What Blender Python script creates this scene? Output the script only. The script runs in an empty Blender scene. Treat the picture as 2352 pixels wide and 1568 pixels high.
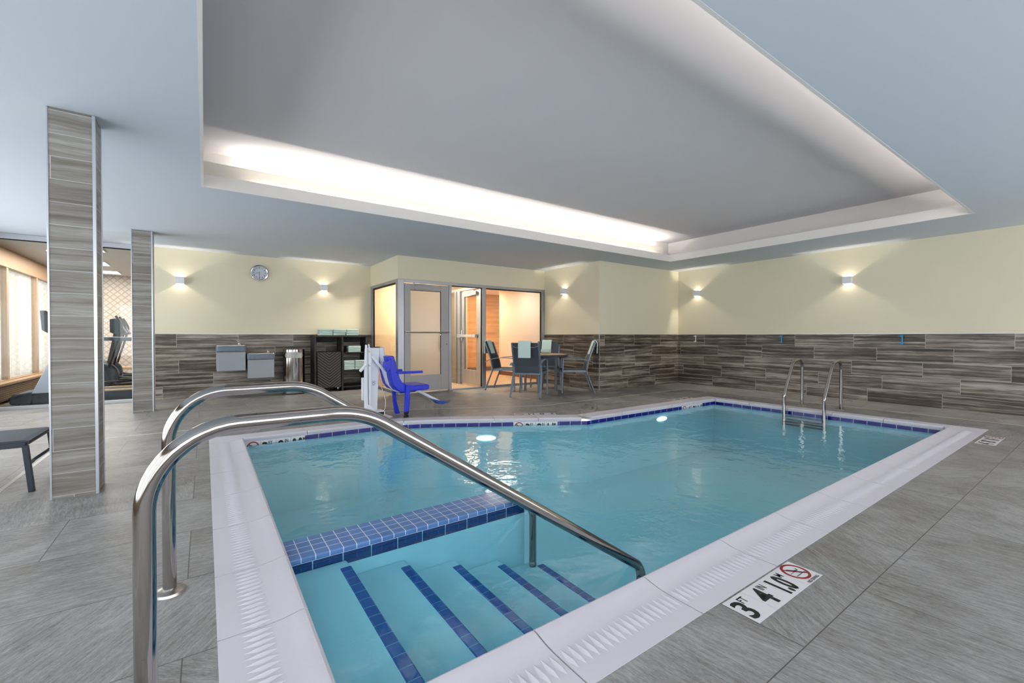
import bpy, bmesh, math, random
from mathutils import Vector, Matrix
random.seed(7)
C = bpy.context.scene.collection
PI = math.pi

# ------------------------------------------------------------------ materials
def s2l(c):
    return tuple(((v/255)/12.92 if v/255 <= .04045 else ((v/255+.055)/1.055)**2.4) for v in c)
def H(r, g, b): return s2l((r, g, b)) + (1,)

class NT:
    def __init__(s, name):
        s.m = bpy.data.materials.new(name); s.m.use_nodes = True
        s.t = s.m.node_tree; s.t.nodes.clear()
        s.out = s.t.nodes.new('ShaderNodeOutputMaterial')
    def n(s, typ, **kw):
        nd = s.t.nodes.new(typ)
        for k, v in kw.items(): setattr(nd, k, v)
        return nd
    def l(s, a, b): s.t.links.new(a, b)
    def put(s, sock, v):
        if hasattr(v, 'is_output') or isinstance(v, bpy.types.NodeSocket): s.l(v, sock)
        else: sock.default_value = v
    def math(s, op, a, b=0.0, c=None):
        nd = s.n('ShaderNodeMath', operation=op)
        s.put(nd.inputs[0], a); s.put(nd.inputs[1], b)
        if c is not None: s.put(nd.inputs[2], c)
        return nd.outputs[0]
    def comb(s, x, y, z=0.0):
        nd = s.n('ShaderNodeCombineXYZ')
        for i, v in enumerate((x, y, z)): s.put(nd.inputs[i], v)
        return nd.outputs[0]
    def noise(s, vec, scale=5, detail=4, rough=.6, dist=0.0):
        nd = s.n('ShaderNodeTexNoise')
        s.l(vec, nd.inputs['Vector']); nd.inputs['Scale'].default_value = scale
        nd.inputs['Detail'].default_value = detail; nd.inputs['Roughness'].default_value = rough
        nd.inputs['Distortion'].default_value = dist
        return nd.outputs['Fac']
    def ramp(s, fac, stops):
        nd = s.n('ShaderNodeValToRGB'); s.put(nd.inputs[0], fac)
        el = nd.color_ramp.elements
        while len(el) < len(stops): el.new(.5)
        for e, (p, c) in zip(el, stops): e.position = p; e.color = c if len(c) == 4 else c+(1,)
        return nd.outputs['Color']
    def mix(s, fac, a, b, blend='MIX'):
        nd = s.n('ShaderNodeMix', data_type='RGBA', blend_type=blend)
        s.put(nd.inputs[0], fac); s.put(nd.inputs[6], a); s.put(nd.inputs[7], b)
        return nd.outputs[2]
    def bump(s, h, strength=.3, dist=.01):
        nd = s.n('ShaderNodeBump'); nd.inputs['Strength'].default_value = strength
        nd.inputs['Distance'].default_value = dist; s.l(h, nd.inputs['Height'])
        return nd.outputs['Normal']
    def bsdf(s, color, rough=.5, metal=0.0, normal=None, spec=.5, **kw):
        b = s.n('ShaderNodeBsdfPrincipled')
        s.put(b.inputs['Base Color'], color); s.put(b.inputs['Roughness'], rough)
        b.inputs['Metallic'].default_value = metal
        b.inputs['Specular IOR Level'].default_value = spec
        for k, v in kw.items(): s.put(b.inputs[k], v)
        if normal is not None: s.l(normal, b.inputs['Normal'])
        return b.outputs[0]
    def done(s, sh): s.l(sh, s.out.inputs['Surface']); return s.m
    def xyz(s):
        tc = s.n('ShaderNodeTexCoord'); sp = s.n('ShaderNodeSeparateXYZ')
        s.l(tc.outputs['Object'], sp.inputs[0]); return sp.outputs[0], sp.outputs[1], sp.outputs[2], tc.outputs['Object']

def plain(name, col, rough=.5, metal=0.0, bumpy=0.0, scale=200, var=0.06, spec=.5, **kw):
    t = NT(name); x, y, z, v = t.xyz()
    f = t.noise(v, scale, 3)
    f2 = t.noise(v, 3, 2)
    k = t.math('ADD', 1-var, t.math('MULTIPLY', t.math('ADD', t.math('MULTIPLY', f, .5), t.math('MULTIPLY', f2, .5)), 2*var))
    c = t.mix(1.0, col if len(col) == 4 else col+(1,), t.comb(k, k, k), 'MULTIPLY')
    nrm = t.bump(f, bumpy, .002) if bumpy else None
    return t.done(t.bsdf(c, rough, metal, nrm, spec, **kw))

def tile_nodes(t, u, v, W, Hh, g, seed=0.0, stagger='random'):
    row = t.math('FLOOR', t.math('DIVIDE', v, Hh))
    if stagger == 'random':
        wn = t.n('ShaderNodeTexWhiteNoise', noise_dimensions='1D'); t.l(t.math('ADD', row, seed), wn.inputs['W'])
        off = t.math('MULTIPLY', wn.outputs['Value'], W)
    elif stagger == 'half':
        off = t.math('MULTIPLY', t.math('MODULO', t.math('ABSOLUTE', row), 2.0), W/2)
    else: off = 0.0
    uu = t.math('ADD', u, off)
    col = t.math('FLOOR', t.math('DIVIDE', uu, W))
    fu = t.math('SUBTRACT', uu, t.math('MULTIPLY', col, W))
    fv = t.math('SUBTRACT', v, t.math('MULTIPLY', row, Hh))
    m = t.math('MINIMUM', t.math('MINIMUM', fu, t.math('SUBTRACT', W, fu)), t.math('MINIMUM', fv, t.math('SUBTRACT', Hh, fv)))
    gm = t.math('LESS_THAN', m, g/2)
    w2 = t.n('ShaderNodeTexWhiteNoise', noise_dimensions='2D'); t.l(t.comb(t.math('ADD', col, seed*.37), row), w2.inputs['Vector'])
    return gm, w2.outputs['Value'], fu, fv, w2.outputs['Color']

def wood_tile(name, W, Hh, uoff, voff, stops, grout, seed=0.0, g=.005, sv=26, rough=.42, wobble=.035):
    t = NT(name); x, y, z, vec = t.xyz()
    u = t.math('ADD', t.math('ADD', x, y), uoff); v = t.math('ADD', z, voff)
    gm, r, fu, fv, rc = tile_nodes(t, u, v, W, Hh, g, seed)
    r50 = t.math('MULTIPLY', r, 57.0)
    wob = t.math('MULTIPLY', t.noise(t.comb(t.math('MULTIPLY', u, 2.2), t.math('MULTIPLY', v, 3.0), r50), 1.0, 2), wobble)
    v2 = t.math('ADD', v, wob)
    a = t.noise(t.comb(t.math('MULTIPLY', u, .8), t.math('MULTIPLY', v2, sv), r50), 1.0, 4, .62, .25)
    b = t.noise(t.comb(t.math('MULTIPLY', u, 9), t.math('MULTIPLY', v2, 150), r50), 1.0, 3, .6)
    kn = t.noise(t.comb(t.math('MULTIPLY', u, 2.5), t.math('MULTIPLY', v2, 7), r50), 1.0, 2)
    f = t.math('ADD', t.math('ADD', t.math('MULTIPLY', a, .72), t.math('MULTIPLY', b, .16)), t.math('MULTIPLY', kn, .16))
    f = t.math('ADD', f, t.math('MULTIPLY', t.math('SUBTRACT', r, .5), .09))
    c = t.ramp(f, stops)
    c = t.mix(gm, c, grout)
    hgt = t.math('SUBTRACT', t.math('MULTIPLY', f, .3), gm)
    return t.done(t.bsdf(c, rough, 0, t.bump(hgt, .25, .004)))

def square_tile(name, W, Hh, c1, c2, grout, axes, g=.004, off=(0, 0), seed=0.0, stagger='none', rough=.16, spec=.5):
    t = NT(name); x, y, z, vec = t.xyz()
    if axes == 'uv':
        tc = t.n('ShaderNodeTexCoord'); sp = t.n('ShaderNodeSeparateXYZ'); t.l(tc.outputs['UV'], sp.inputs[0]); u, v = sp.outputs[0], sp.outputs[1]
    else:
        d = dict(x=x, y=y, z=z, s=t.math('ADD', x, y)); u, v = d[axes[0]], d[axes[1]]
    u = t.math('ADD', u, off[0]); v = t.math('ADD', v, off[1])
    gm, r, fu, fv, rc = tile_nodes(t, u, v, W, Hh, g, seed, stagger)
    f = t.noise(vec, 60, 3)
    c = t.mix(t.math('ADD', t.math('MULTIPLY', r, .7), t.math('MULTIPLY', f, .3)), c1, c2)
    c = t.mix(gm, c, grout)
    hgt = t.math('SUBTRACT', t.math('MULTIPLY', f, .1), gm)
    return t.done(t.bsdf(c, rough, 0, t.bump(hgt, .3, .003), spec))

def floor_tile(name, W, Hh, off, stops, grout, g=.004, seed=0.0):
    t = NT(name); x, y, z, vec = t.xyz()
    u = t.math('ADD', x, off[0]); v = t.math('ADD', y, off[1])
    gm, r, fu, fv, rc = tile_nodes(t, u, v, W, Hh, g, seed, 'half')
    rot = t.n('ShaderNodeVectorRotate', rotation_type='Z_AXIS')
    t.l(t.comb(u, v, 0), rot.inputs['Vector']); t.put(rot.inputs['Angle'], t.math('MULTIPLY', t.math('FLOOR', t.math('MULTIPLY', r, 4.0)), .72))
    sp = t.n('ShaderNodeSeparateXYZ'); t.l(rot.outputs[0], sp.inputs[0])
    r50 = t.math('MULTIPLY', r, 91.0)
    a = t.noise(t.comb(t.math('MULTIPLY', sp.outputs[0], 9), t.math('MULTIPLY', sp.outputs[1], 70), r50), 1.0, 5, .72, .6)
    b = t.noise(t.comb(u, v, r50), 2.2, 3, .6, 1.0)
    d = t.noise(t.comb(t.math('MULTIPLY', sp.outputs[0], 60), t.math('MULTIPLY', sp.outputs[1], 170), r50), 1.0, 3, .75)
    f = t.math('ADD', t.math('ADD', t.math('MULTIPLY', a, .45), t.math('MULTIPLY', b, .28)), t.math('MULTIPLY', d, .27))
    c = t.ramp(f, stops)
    c = t.mix(gm, c, grout)
    hgt = t.math('SUBTRACT', t.math('MULTIPLY', f, .6), gm)
    rg = t.math('ADD', .30, t.math('MULTIPLY', a, .35))
    return t.done(t.bsdf(c, rg, 0, t.bump(hgt, .35, .004), .5))

M = {}
dark_stops = [(.35, H(44, 36, 29)), (.44, H(76, 65, 54)), (.505, H(104, 92, 80)), (.57, H(142, 131, 118)), (.67, H(186, 177, 166))]
grey_stops = [(.30, H(92, 85, 76)), (.43, H(122, 115, 106)), (.54, H(142, 137, 130)), (.70, H(172, 168, 162))]
M['wall_tile'] = wood_tile('wood look wall tile', .92, .228, .37, 0, dark_stops, H(190, 184, 176), 3.0)
M['column_tile'] = wood_tile('wood look column tile', .92, .1525, 5, -.02, grey_stops, H(190, 190, 190), 11.0, .004, 22, .42, .06)
M['floor'] = floor_tile('slate look floor tile', 1.2, .6, (-.53+1.2, -.66+1.2), [(.35, H(92, 86, 81)), (.45, H(126, 122, 118)), (.53, H(149, 146, 144)), (.66, H(178, 176, 175))], H(88, 84, 80))
M['floor_vest'] = plain('tan vestibule floor', H(190, 160, 128), .35)
M['floor_gym'] = plain('rubber gym floor', H(92, 82, 74), .6)
M['cream'] = plain('cream wall paint', H(236, 227, 200), .85, 0, .06, 350, .015, .25)
M['ceil_low'] = plain('white ceiling paint with daylight blue tint', H(214, 222, 231), .9, 0, .05, 260, .012, .2)  # the blue cast of the daylight is mixed into this ceiling colour
M['ceil_high'] = plain('warm white tray ceiling paint', H(236, 230, 232), .9, 0, .05, 260, .012, .2)
M['tray_lip'] = plain('white tray fascia paint', H(236, 232, 228), .85, 0, .04, 260, .012, .2)
M['coping'] = plain('white cast stone coping', H(214, 209, 216), .55, 0, .12, 420, .04, .4)
M['grout'] = plain('grey grout', H(176, 172, 164), .9)
M['white_grout'] = plain('white expansion strip', H(224, 218, 206), .7)
M['steel'] = plain('brushed stainless steel', H(160, 156, 152), .10, 1.0, .0, 500, .05)
M['steel_dk'] = plain('satin steel plate', H(182, 176, 170), .3, 1.0, .03, 500, .05)
M['alum'] = plain('clear anodised aluminium', H(176, 176, 180), .38, .75, 0, 80, .03)
M['alum_lt'] = plain('silver edge trim', H(205, 208, 214), .3, .7, 0, 80, .03)
M['door_grey'] = plain('grey painted door frame', H(184, 180, 178), .5, .0, 0, 80, .03)
M['black'] = plain('black rubber', H(22, 22, 24), .6)
M['chrome'] = plain('polished chrome', H(225, 225, 228), .08, 1.0, 0, 50, .01)
M['white_metal'] = plain('white powder coated metal', H(238, 240, 246), .35, 0, 0, 90, .02)
M['blue_plastic'] = plain('royal blue plastic', H(22, 46, 208), .33, 0, 0, 90, .03)
M['blue_dark'] = plain('navy footrest plastic', H(24, 70, 168), .4, 0, 0, 90, .03)
M['chair_frame'] = plain('blue grey chair frame', H(122, 132, 146), .38, .35, 0, 90, .03)
M['sling'] = plain('dark grey mesh sling', H(72, 78, 88), .75, 0, .3, 900, .12)
M['towel'] = plain('pale aqua terry towel', H(206, 228, 222), .95, 0, .7, 500, .06, .1)
M['fountain_grey'] = plain('grey vinyl clad steel', H(162, 166, 172), .45, .3, .1, 700, .05)
M['fountain_band'] = plain('slate grey fountain rim', H(112, 124, 138), .4, .2, 0, 90, .03)
M['wicker'] = None
M['led'] = None
M['red'] = plain('dark red print', H(150, 34, 34), .5)
M['print'] = plain('black print', H(28, 28, 26), .5)
M['mark_tile'] = plain('white marker tile', H(226, 222, 224), .3, 0, 0, 90, .02)
M['hook_white'] = plain('white wall bracket', H(235, 235, 235), .4)
M['hook_blue'] = plain('sky blue wall bracket', H(38, 150, 210), .4)
M['tan_wall'] = plain('tan vestibule wall', H(232, 200, 158), .7, 0, 0, 90, .02)
M['pale_wall'] = plain('pale vestibule wall', H(216, 208, 198), .7, 0, 0, 90, .02)
M['orange_wood'] = wood_tile('orange wood panel', 3.0, 1.0, 0, 0, [(.3, H(172, 106, 44)), (.5, H(202, 136, 66)), (.7, H(224, 160, 92))], H(120, 66, 26), 5.0, .002, 10, .4)
M['brown_base'] = plain('brown base board', H(104, 72, 54), .5)
M['mullion'] = plain('bronze window mullion', H(176, 146, 116), .5, .2)
def sheer():
    t = NT('sheer off white curtain')
    tr = t.n('ShaderNodeBsdfTranslucent'); tr.inputs[0].default_value = (.82, .78, .73, 1)
    mx = t.n('ShaderNodeMixShader'); mx.inputs[0].default_value = .6; t.l(t.bsdf(H(232, 226, 218), .9), mx.inputs[1]); t.l(tr.outputs[0], mx.inputs[2])
    return t.done(mx.outputs[0])
M['curtain'] = sheer()
M['gym_ceiling'] = plain('gym acoustic ceiling', H(206, 200, 194), .9)
M['tread_dark'] = plain('dark slate treadmill hood', H(44, 54, 66), .4)
M['tread_silver'] = plain('silver treadmill upright', H(190, 200, 214), .35, .3)
M['bench'] = plain('tan wood edge', H(196, 164, 130), .5)
M['lounger_metal'] = plain('charcoal lounger frame', H(64, 70, 80), .4, .4)
M['basin'] = plain('pale aqua pool plaster', H(200, 228, 236), .8, 0, .1, 120, .05, .2)
M['blue_band'] = square_tile('cobalt waterline tile', .152, .152, H(30, 28, 132), H(24, 22, 112), H(190, 188, 206), 'uv', .006)
M['blue_small'] = square_tile('blue mosaic cap tile', .0695, .0625, H(78, 116, 172), H(92, 132, 190), H(200, 218, 234), 'xy', .0045, (-.33+.7, -2.4272))
M['blue_face'] = square_tile('blue divider face tile', .152, .152, H(36, 66, 124), H(30, 56, 110), H(176, 204, 226), 'sz', .005, (0, .0615+.912))
M['nosing'] = square_tile('blue step nosing tile', .325, .072, H(26, 78, 150), H(34, 92, 170), H(120, 170, 200), 'xy', .0035, (-.55, 0))
M['clock_face'] = plain('white clock face', H(206, 208, 222), .4)
M['liner'] = plain('pale grey liner', H(196, 196, 190), .6)

def wicker():
    t = NT('dark brown wicker'); x, y, z, v = t.xyz()
    w = t.n('ShaderNodeTexWave'); w.inputs['Scale'].default_value = 60; w.inputs['Distortion'].default_value = 1.5
    t.l(t.comb(t.math('ADD', x, y), z, z), w.inputs['Vector'])
    f = t.math('ADD', t.math('MULTIPLY', w.outputs['Fac'], .6), t.math('MULTIPLY', t.noise(v, 90, 3), .4))
    return t.done(t.bsdf(t.ramp(f, [(.25, H(20, 17, 17)), (.75, H(64, 58, 58))]), .5, 0, t.bump(f, .5, .004)))
M['wicker'] = wicker()
def herring():
    t = NT('herringbone wicker'); x, y, z, v = t.xyz()
    k = t.math('ABSOLUTE', x)
    s = t.math('FRACT', t.math('DIVIDE', t.math('SUBTRACT', z, t.math('MULTIPLY', k, .78)), .054))
    f = t.math('ABSOLUTE', t.math('SUBTRACT', s, .5))
    f = t.math('ADD', f, t.math('MULTIPLY', t.noise(v, 120, 2), .12))
    return t.done(t.bsdf(t.ramp(f, [(.12, H(18, 16, 16)), (.34, H(40, 36, 36)), (.5, H(104, 96, 94))]), .5, 0, t.bump(f, .6, .006)))
M['herring'] = herring()
def diamond():
    t = NT('diamond pattern wallcovering'); x, y, z, v = t.xyz()
    a = t.math('FRACT', t.math('MULTIPLY', t.math('ADD', x, z), 7.0)); b = t.math('FRACT', t.math('MULTIPLY', t.math('SUBTRACT', x, z), 7.0))
    f = t.math('LESS_THAN', t.math('MINIMUM', a, b), .22)
    return t.done(t.bsdf(t.mix(f, H(206, 196, 186), H(176, 164, 154)), .8))
M['diamond'] = diamond()
def perforated():
    t = NT('perforated bronze grille'); x, y, z, v = t.xyz()
    a = t.math('FRACT', t.math('MULTIPLY', y, 22.0)); b = t.math('FRACT', t.math('MULTIPLY', z, 30.0))
    f = t.math('MULTIPLY', t.math('GREATER_THAN', a, .45), t.math('GREATER_THAN', b, .4))
    return t.done(t.bsdf(t.mix(f, H(58, 44, 34), H(170, 142, 108)), .5, .2))
M['grille'] = perforated()
def emit(name, col, strength):
    t = NT(name); e = t.n('ShaderNodeEmission'); e.inputs[0].default_value = col; e.inputs[1].default_value = strength
    return t.done(e.outputs[0])
def schlick(t, f0, normal=None):
    lw = t.n('ShaderNodeLayerWeight'); lw.inputs['Blend'].default_value = .5
    if normal is not None: t.l(normal, lw.inputs['Normal'])
    return t.math('ADD', f0, t.math('MULTIPLY', 1-f0, t.math('POWER', lw.outputs['Facing'], 5.0)))
def glass(name, tint, f0=.04):
    t = NT(name)
    fr = schlick(t, f0)
    tr = t.n('ShaderNodeBsdfTransparent'); tr.inputs[0].default_value = tint
    gl = t.n('ShaderNodeBsdfGlossy'); gl.inputs['Roughness'].default_value = 0.01
    mx = t.n('ShaderNodeMixShader'); t.l(fr, mx.inputs[0]); t.l(tr.outputs[0], mx.inputs[1]); t.l(gl.outputs[0], mx.inputs[2])
    return t.done(mx.outputs[0])
M['glass'] = glass('clear glass', (.96, .97, .96, 1), .035)
def frosted():
    t = NT('frosted film glass')
    tr = t.n('ShaderNodeBsdfTranslucent'); tr.inputs[0].default_value = (.8, .74, .66, 1)
    df = t.bsdf(H(222, 208, 188), .12)
    mx = t.n('ShaderNodeMixShader'); mx.inputs[0].default_value = .45; t.l(df, mx.inputs[1]); t.l(tr.outputs[0], mx.inputs[2])
    return t.done(mx.outputs[0])
M['frosted'] = frosted()
def diffuser():
    t = NT('opal cove diffuser')
    tr = t.n('ShaderNodeBsdfTranslucent'); tr.inputs[0].default_value = (.93, .9, .85, 1)
    df = t.n('ShaderNodeBsdfDiffuse'); df.inputs[0].default_value = (.9, .88, .84, 1)
    mx = t.n('ShaderNodeMixShader'); mx.inputs[0].default_value = .5; t.l(df.outputs[0], mx.inputs[1]); t.l(tr.outputs[0], mx.inputs[2])
    return t.done(mx.outputs[0])
M['diffuser'] = diffuser()
def water():
    t = NT('pool water'); x, y, z, v = t.xyz()
    n1 = t.noise(t.comb(t.math('MULTIPLY', x, 1.0), t.math('MULTIPLY', y, 1.0), 0), 3.2, 3, .5, .6)
    n2 = t.noise(v, 14, 3, .5, .3)
    h = t.math('ADD', t.math('MULTIPLY', n1, 1.0), t.math('MULTIPLY', n2, .24))
    nr = t.bump(h, 1.0, WATER_BUMP)
    fr = schlick(t, .02, nr)
    tr = t.n('ShaderNodeBsdfTransparent'); tr.inputs[0].default_value = WATER_TINT
    gl = t.n('ShaderNodeBsdfGlossy'); gl.inputs['Roughness'].default_value = .015; t.l(nr, gl.inputs['Normal'])
    mx = t.n('ShaderNodeMixShader'); t.l(fr, mx.inputs[0]); t.l(tr.outputs[0], mx.inputs[1]); t.l(gl.outputs[0], mx.inputs[2])
    return t.done(mx.outputs[0])
WATER_BUMP = .008
WATER_TINT = (.62, .90, .96, 1)
M['water'] = water()

# ------------------------------------------------------------------ mesh helpers
class MB:
    def __init__(s): s.v = []; s.f = []; s.mi = []; s.uv = {}
    def add(s, vs, fs, mi=0):
        b = len(s.v); s.v += [tuple(p) for p in vs]
        for f in fs: s.f.append(tuple(b+i for i in f)); s.mi.append(mi)
        return s
    def box(s, x0, x1, y0, y1, z0, z1, mi=0, M4=None):
        x0, x1 = sorted((x0, x1)); y0, y1 = sorted((y0, y1)); z0, z1 = sorted((z0, z1))
        vs = [(x, y, z) for z in (z0, z1) for x, y in ((x0, y0), (x1, y0), (x1, y1), (x0, y1))]
        if M4: vs = [tuple(M4 @ Vector(p)) for p in vs]
        return s.add(vs, [(0, 3, 2, 1), (4, 5, 6, 7), (0, 1, 5, 4), (1, 2, 6, 5), (2, 3, 7, 6), (3, 0, 4, 7)], mi)
    def prism(s, pts, a, b, plane='xz', mi=0):
        """extrude a 2D outline between a and b on the remaining axis"""
        def P(p, t):
            return {'xz': (p[0], t, p[1]), 'xy': (p[0], p[1], t), 'yz': (t, p[0], p[1])}[plane]
        n = len(pts); vs = [P(p, a) for p in pts]+[P(p, b) for p in pts]
        fs = [tuple(range(n)), tuple(range(2*n-1, n-1, -1))]+[(i, i+n, (i+1) % n+n, (i+1) % n) for i in range(n)]
        return s.add(vs, fs, mi)
    def tube(s, path, r, n=12, cap=True, rz=None, mi=0):
        path = [Vector(p) for p in path]; rings = []; prev = None
        R = r if isinstance(r, (list, tuple)) else [r]*len(path)
        for i, p in enumerate(path):
            d = (path[min(i+1, len(path)-1)]-path[max(i-1, 0)]).normalized()
            if prev is None:
                a = Vector((0, 0, 1)) if abs(d.z) < .9 else Vector((1, 0, 0))
                u = d.cross(a).normalized()
            else:
                u = (prev-d*prev.dot(d)).normalized()
            prev = u; w = d.cross(u)
            q = rz if rz else 1.0
            rings.append([tuple(p+(u*math.cos(2*PI*k/n)+w*math.sin(2*PI*k/n)*q)*R[i]) for k in range(n)])
        vs = [p for rg in rings for p in rg]; fs = []
        for i in range(len(path)-1):
            for k in range(n): fs.append((i*n+k, i*n+(k+1) % n, (i+1)*n+(k+1) % n, (i+1)*n+k))
        if cap: fs += [tuple(range(n-1, -1, -1)), tuple(range((len(path)-1)*n, len(path)*n))]
        return s.add(vs, fs, mi)
    def lathe(s, prof, c=(0, 0, 0), n=32, axis='z', mi=0):
        vs = []
        for k in range(n):
            a = 2*PI*k/n
            for r, h in prof:
                p = (r*math.cos(a), r*math.sin(a), h)
                if axis == 'y': p = (p[0], p[2], p[1])
                if axis == 'x': p = (p[2], p[0], p[1])
                vs.append((p[0]+c[0], p[1]+c[1], p[2]+c[2]))
        m = len(prof); fs = []
        for k in range(n):
            for i in range(m-1):
                a, b = k*m+i, ((k+1) % n)*m+i
                fs.append((a, b, b+1, a+1))
        return s.add(vs, fs, mi)
    def bar(s, a, b, w, h=None, mi=0):
        """rectangular bar from a to b"""
        a, b = Vector(a), Vector(b); d = (b-a).normalized(); h = h or w
        up = Vector((0, 0, 1)) if abs(d.z) < .95 else Vector((0, 1, 0))
        u = d.cross(up).normalized(); v = u.cross(d)
        vs = [tuple(p+u*(sx*w/2)+v*(sz*h/2)) for p in (a, b) for sx, sz in ((-1, -1), (1, -1), (1, 1), (-1, 1))]
        return s.add(vs, [(0, 3, 2, 1), (4, 5, 6, 7), (0, 1, 5, 4), (1, 2, 6, 5), (2, 3, 7, 6), (3, 0, 4, 7)], mi)

def obj(name, mb, mat, parent=None, bevel=0.0, smooth=False, seg=2, auto=35):
    me = bpy.data.meshes.new(name)
    if isinstance(mb, MB):
        me.from_pydata(mb.v, [], mb.f)
        for m in (mat if isinstance(mat, (list, tuple)) else [mat]): me.materials.append(m)
        for p, i in zip(me.polygons, mb.mi): p.material_index = i
    bm = bmesh.new(); bm.from_mesh(me)
    bmesh.ops.recalc_face_normals(bm, faces=bm.faces)
    if smooth:
        for f in bm.faces: f.smooth = True
        for e in bm.edges:
            if len(e.link_faces) == 2 and e.calc_face_angle(0) > math.radians(auto): e.smooth = False
    bm.to_mesh(me); bm.free()
    o = bpy.data.objects.new(name, me); C.objects.link(o)
    if bevel:
        b = o.modifiers.new('bevel', 'BEVEL'); b.width = bevel; b.segments = seg; b.limit_method = 'ANGLE'; b.angle_limit = math.radians(40)
    if parent: o.parent = parent
    return o
def thing(name, label, cat, loc=(0, 0, 0), rz=0.0, group=None):
    o = bpy.data.objects.new(name, None); C.objects.link(o); o.empty_display_size = .1
    o.location = loc; o.rotation_euler = (0, 0, rz); tag(o, label, cat, group); return o
def tag(o, label, cat, group=None):
    o['label'] = label; o['category'] = cat
    if group: o['group'] = group
    return o
def struct(name, mb, mat, parent=None, **kw):
    o = obj(name, mb, mat, parent, **kw)
    if parent is None: o['kind'] = 'structure'
    return o
def copy_tree(o, parent=None):
    c = o.copy(); C.objects.link(c)
    if parent: c.parent = parent
    for ch in o.children: copy_tree(ch, c)
    return c
def fillet(pts, rad, n=8):
    out = [Vector(pts[0])]
    for i in range(1, len(pts)-1):
        p, a, b = Vector(pts[i]), Vector(pts[i-1]), Vector(pts[i+1]); r = rad[i-1] if isinstance(rad, (list, tuple)) else rad
        u, w = (a-p).normalized(), (b-p).normalized(); ang = u.angle(w)
        t = min(r/math.tan(ang/2), (a-p).length*.49, (b-p).length*.49); r = t*math.tan(ang/2)
        c = p+(u+w).normalized()*(r/math.sin(ang/2)); s, e = p+u*t-c, p+w*t-c
        th = s.angle(e)
        for k in range(n+1):
            f = k/n; out.append(c+(s*math.sin((1-f)*th)+e*math.sin(f*th))/math.sin(th))
    out.append(Vector(pts[-1])); return out

# ------------------------------------------------------------------ room shell
ZC, ZT, YB, XR, YC, X3, XH, YH = 2.63, 1.14, 9.632, 9.20, 6.229, 6.54, 2.983, 7.98
XL, YN = -2.8, -2.6
POOL = [(.03, .9725), (7.56, .9725), (7.56, 4.50), (4.27, 4.50)]
b0, b1, b2 = Vector((2.75, 5.38)), Vector((2.11, 5.75)), Vector((1.55, 5.75))
for k in range(9):
    f = k/8; p = b0*(1-f)**2+b1*2*f*(1-f)+b2*f*f; POOL.append((p.x, p.y))
POOL.append((.03, 5.75))
NP = len(POOL)
def mitre(i, d):
    p = Vector(POOL[i]); a = (p-Vector(POOL[i-1])).normalized(); b = (Vector(POOL[(i+1) % NP])-p).normalized()
    na, nb = Vector((-a.y, a.x)), Vector((-b.y, b.x)); m = (na+nb).normalized(); m = m/m.dot(na)
    return p+m*d
def inset(d): return [mitre(i, d) for i in range(NP)]

def fill_poly(outer, holes, z, mi=0):
    bm = bmesh.new(); es = []
    for lp in [outer]+holes:
        vs = [bm.verts.new((p[0], p[1], z)) for p in lp]
        es += [bm.edges.new((vs[i], vs[(i+1) % len(vs)])) for i in range(len(vs))]
    bmesh.ops.triangle_fill(bm, edges=es, use_beauty=True, use_dissolve=False)
    bm.verts.index_update(); mb = MB()
    mb.add([v.co.copy() for v in bm.verts], [tuple(v.index for v in f.verts) for f in bm.faces]); bm.free(); return mb
outer = [(XL, YN), (XR, YN), (XR, YC), (X3, YC), (X3, YH), (XH, YH), (XH, YB), (XL, YB)]
o = struct('floor', fill_poly(outer, [inset(.01)], 0.0), M['floor'])
if o.data.polygons[0].normal.z < 0: o.data.flip_normals()
struct('floor_vestibule', MB().box(XH, 8.2, YH, 12.2, -.08, -.002), M['floor_vest'])
struct('floor_gym', MB().box(-3.0, 2.0, YB, 15.2, -.08, -.004), M['floor_gym'])

# walls: cream above, wood-look tile below
def wall(name, x0, x1, y0, y1, z0=ZT, z1=ZC, m='cream'): return struct(name, MB().box(x0, x1, y0, y1, z0, z1), M[m])
wall('wall_back', -.92, XH+.1, YB, YB+.12)
wall('wall_right', XR, XR+.12, YN, YC+.12)
wall('wall_corner', X3, XR, YC, YC+.12)
wall('wall_table', X3, X3+.12, YC+.12, YH+.12)
wall('wall_near', XL-.2, XR+.12, YN-.12, YN, 2.3, ZC)
struct('trim_1', MB().box(-.92, XH, YB-.012, YB+.12, 0, ZT), M['wall_tile'])
struct('trim_2', MB().box(XR-.012, XR+.12, YN, YC, 0, ZT), M['wall_tile'])
struct('trim_3', MB().box(X3, XR-.012, YC-.012, YC+.12, 0, ZT), M['wall_tile'])
struct('trim_4', MB().box(X3-.012, X3, YC-.012, YH, 0, ZT), M['wall_tile'])
struct('trim_5', MB().box(X3-.016, X3-.002, YC-.016, YC-.002, 0, ZT).box(XR-.016, XR, YN, YC, ZT, ZT+.006).box(-.92, XH, YB-.016, YB, ZT, ZT+.006)
       .box(X3, XR, YC-.016, YC, ZT, ZT+.006).box(X3-.016, X3, YC-.016, YH, ZT, ZT+.006), M['alum_lt'])
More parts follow.
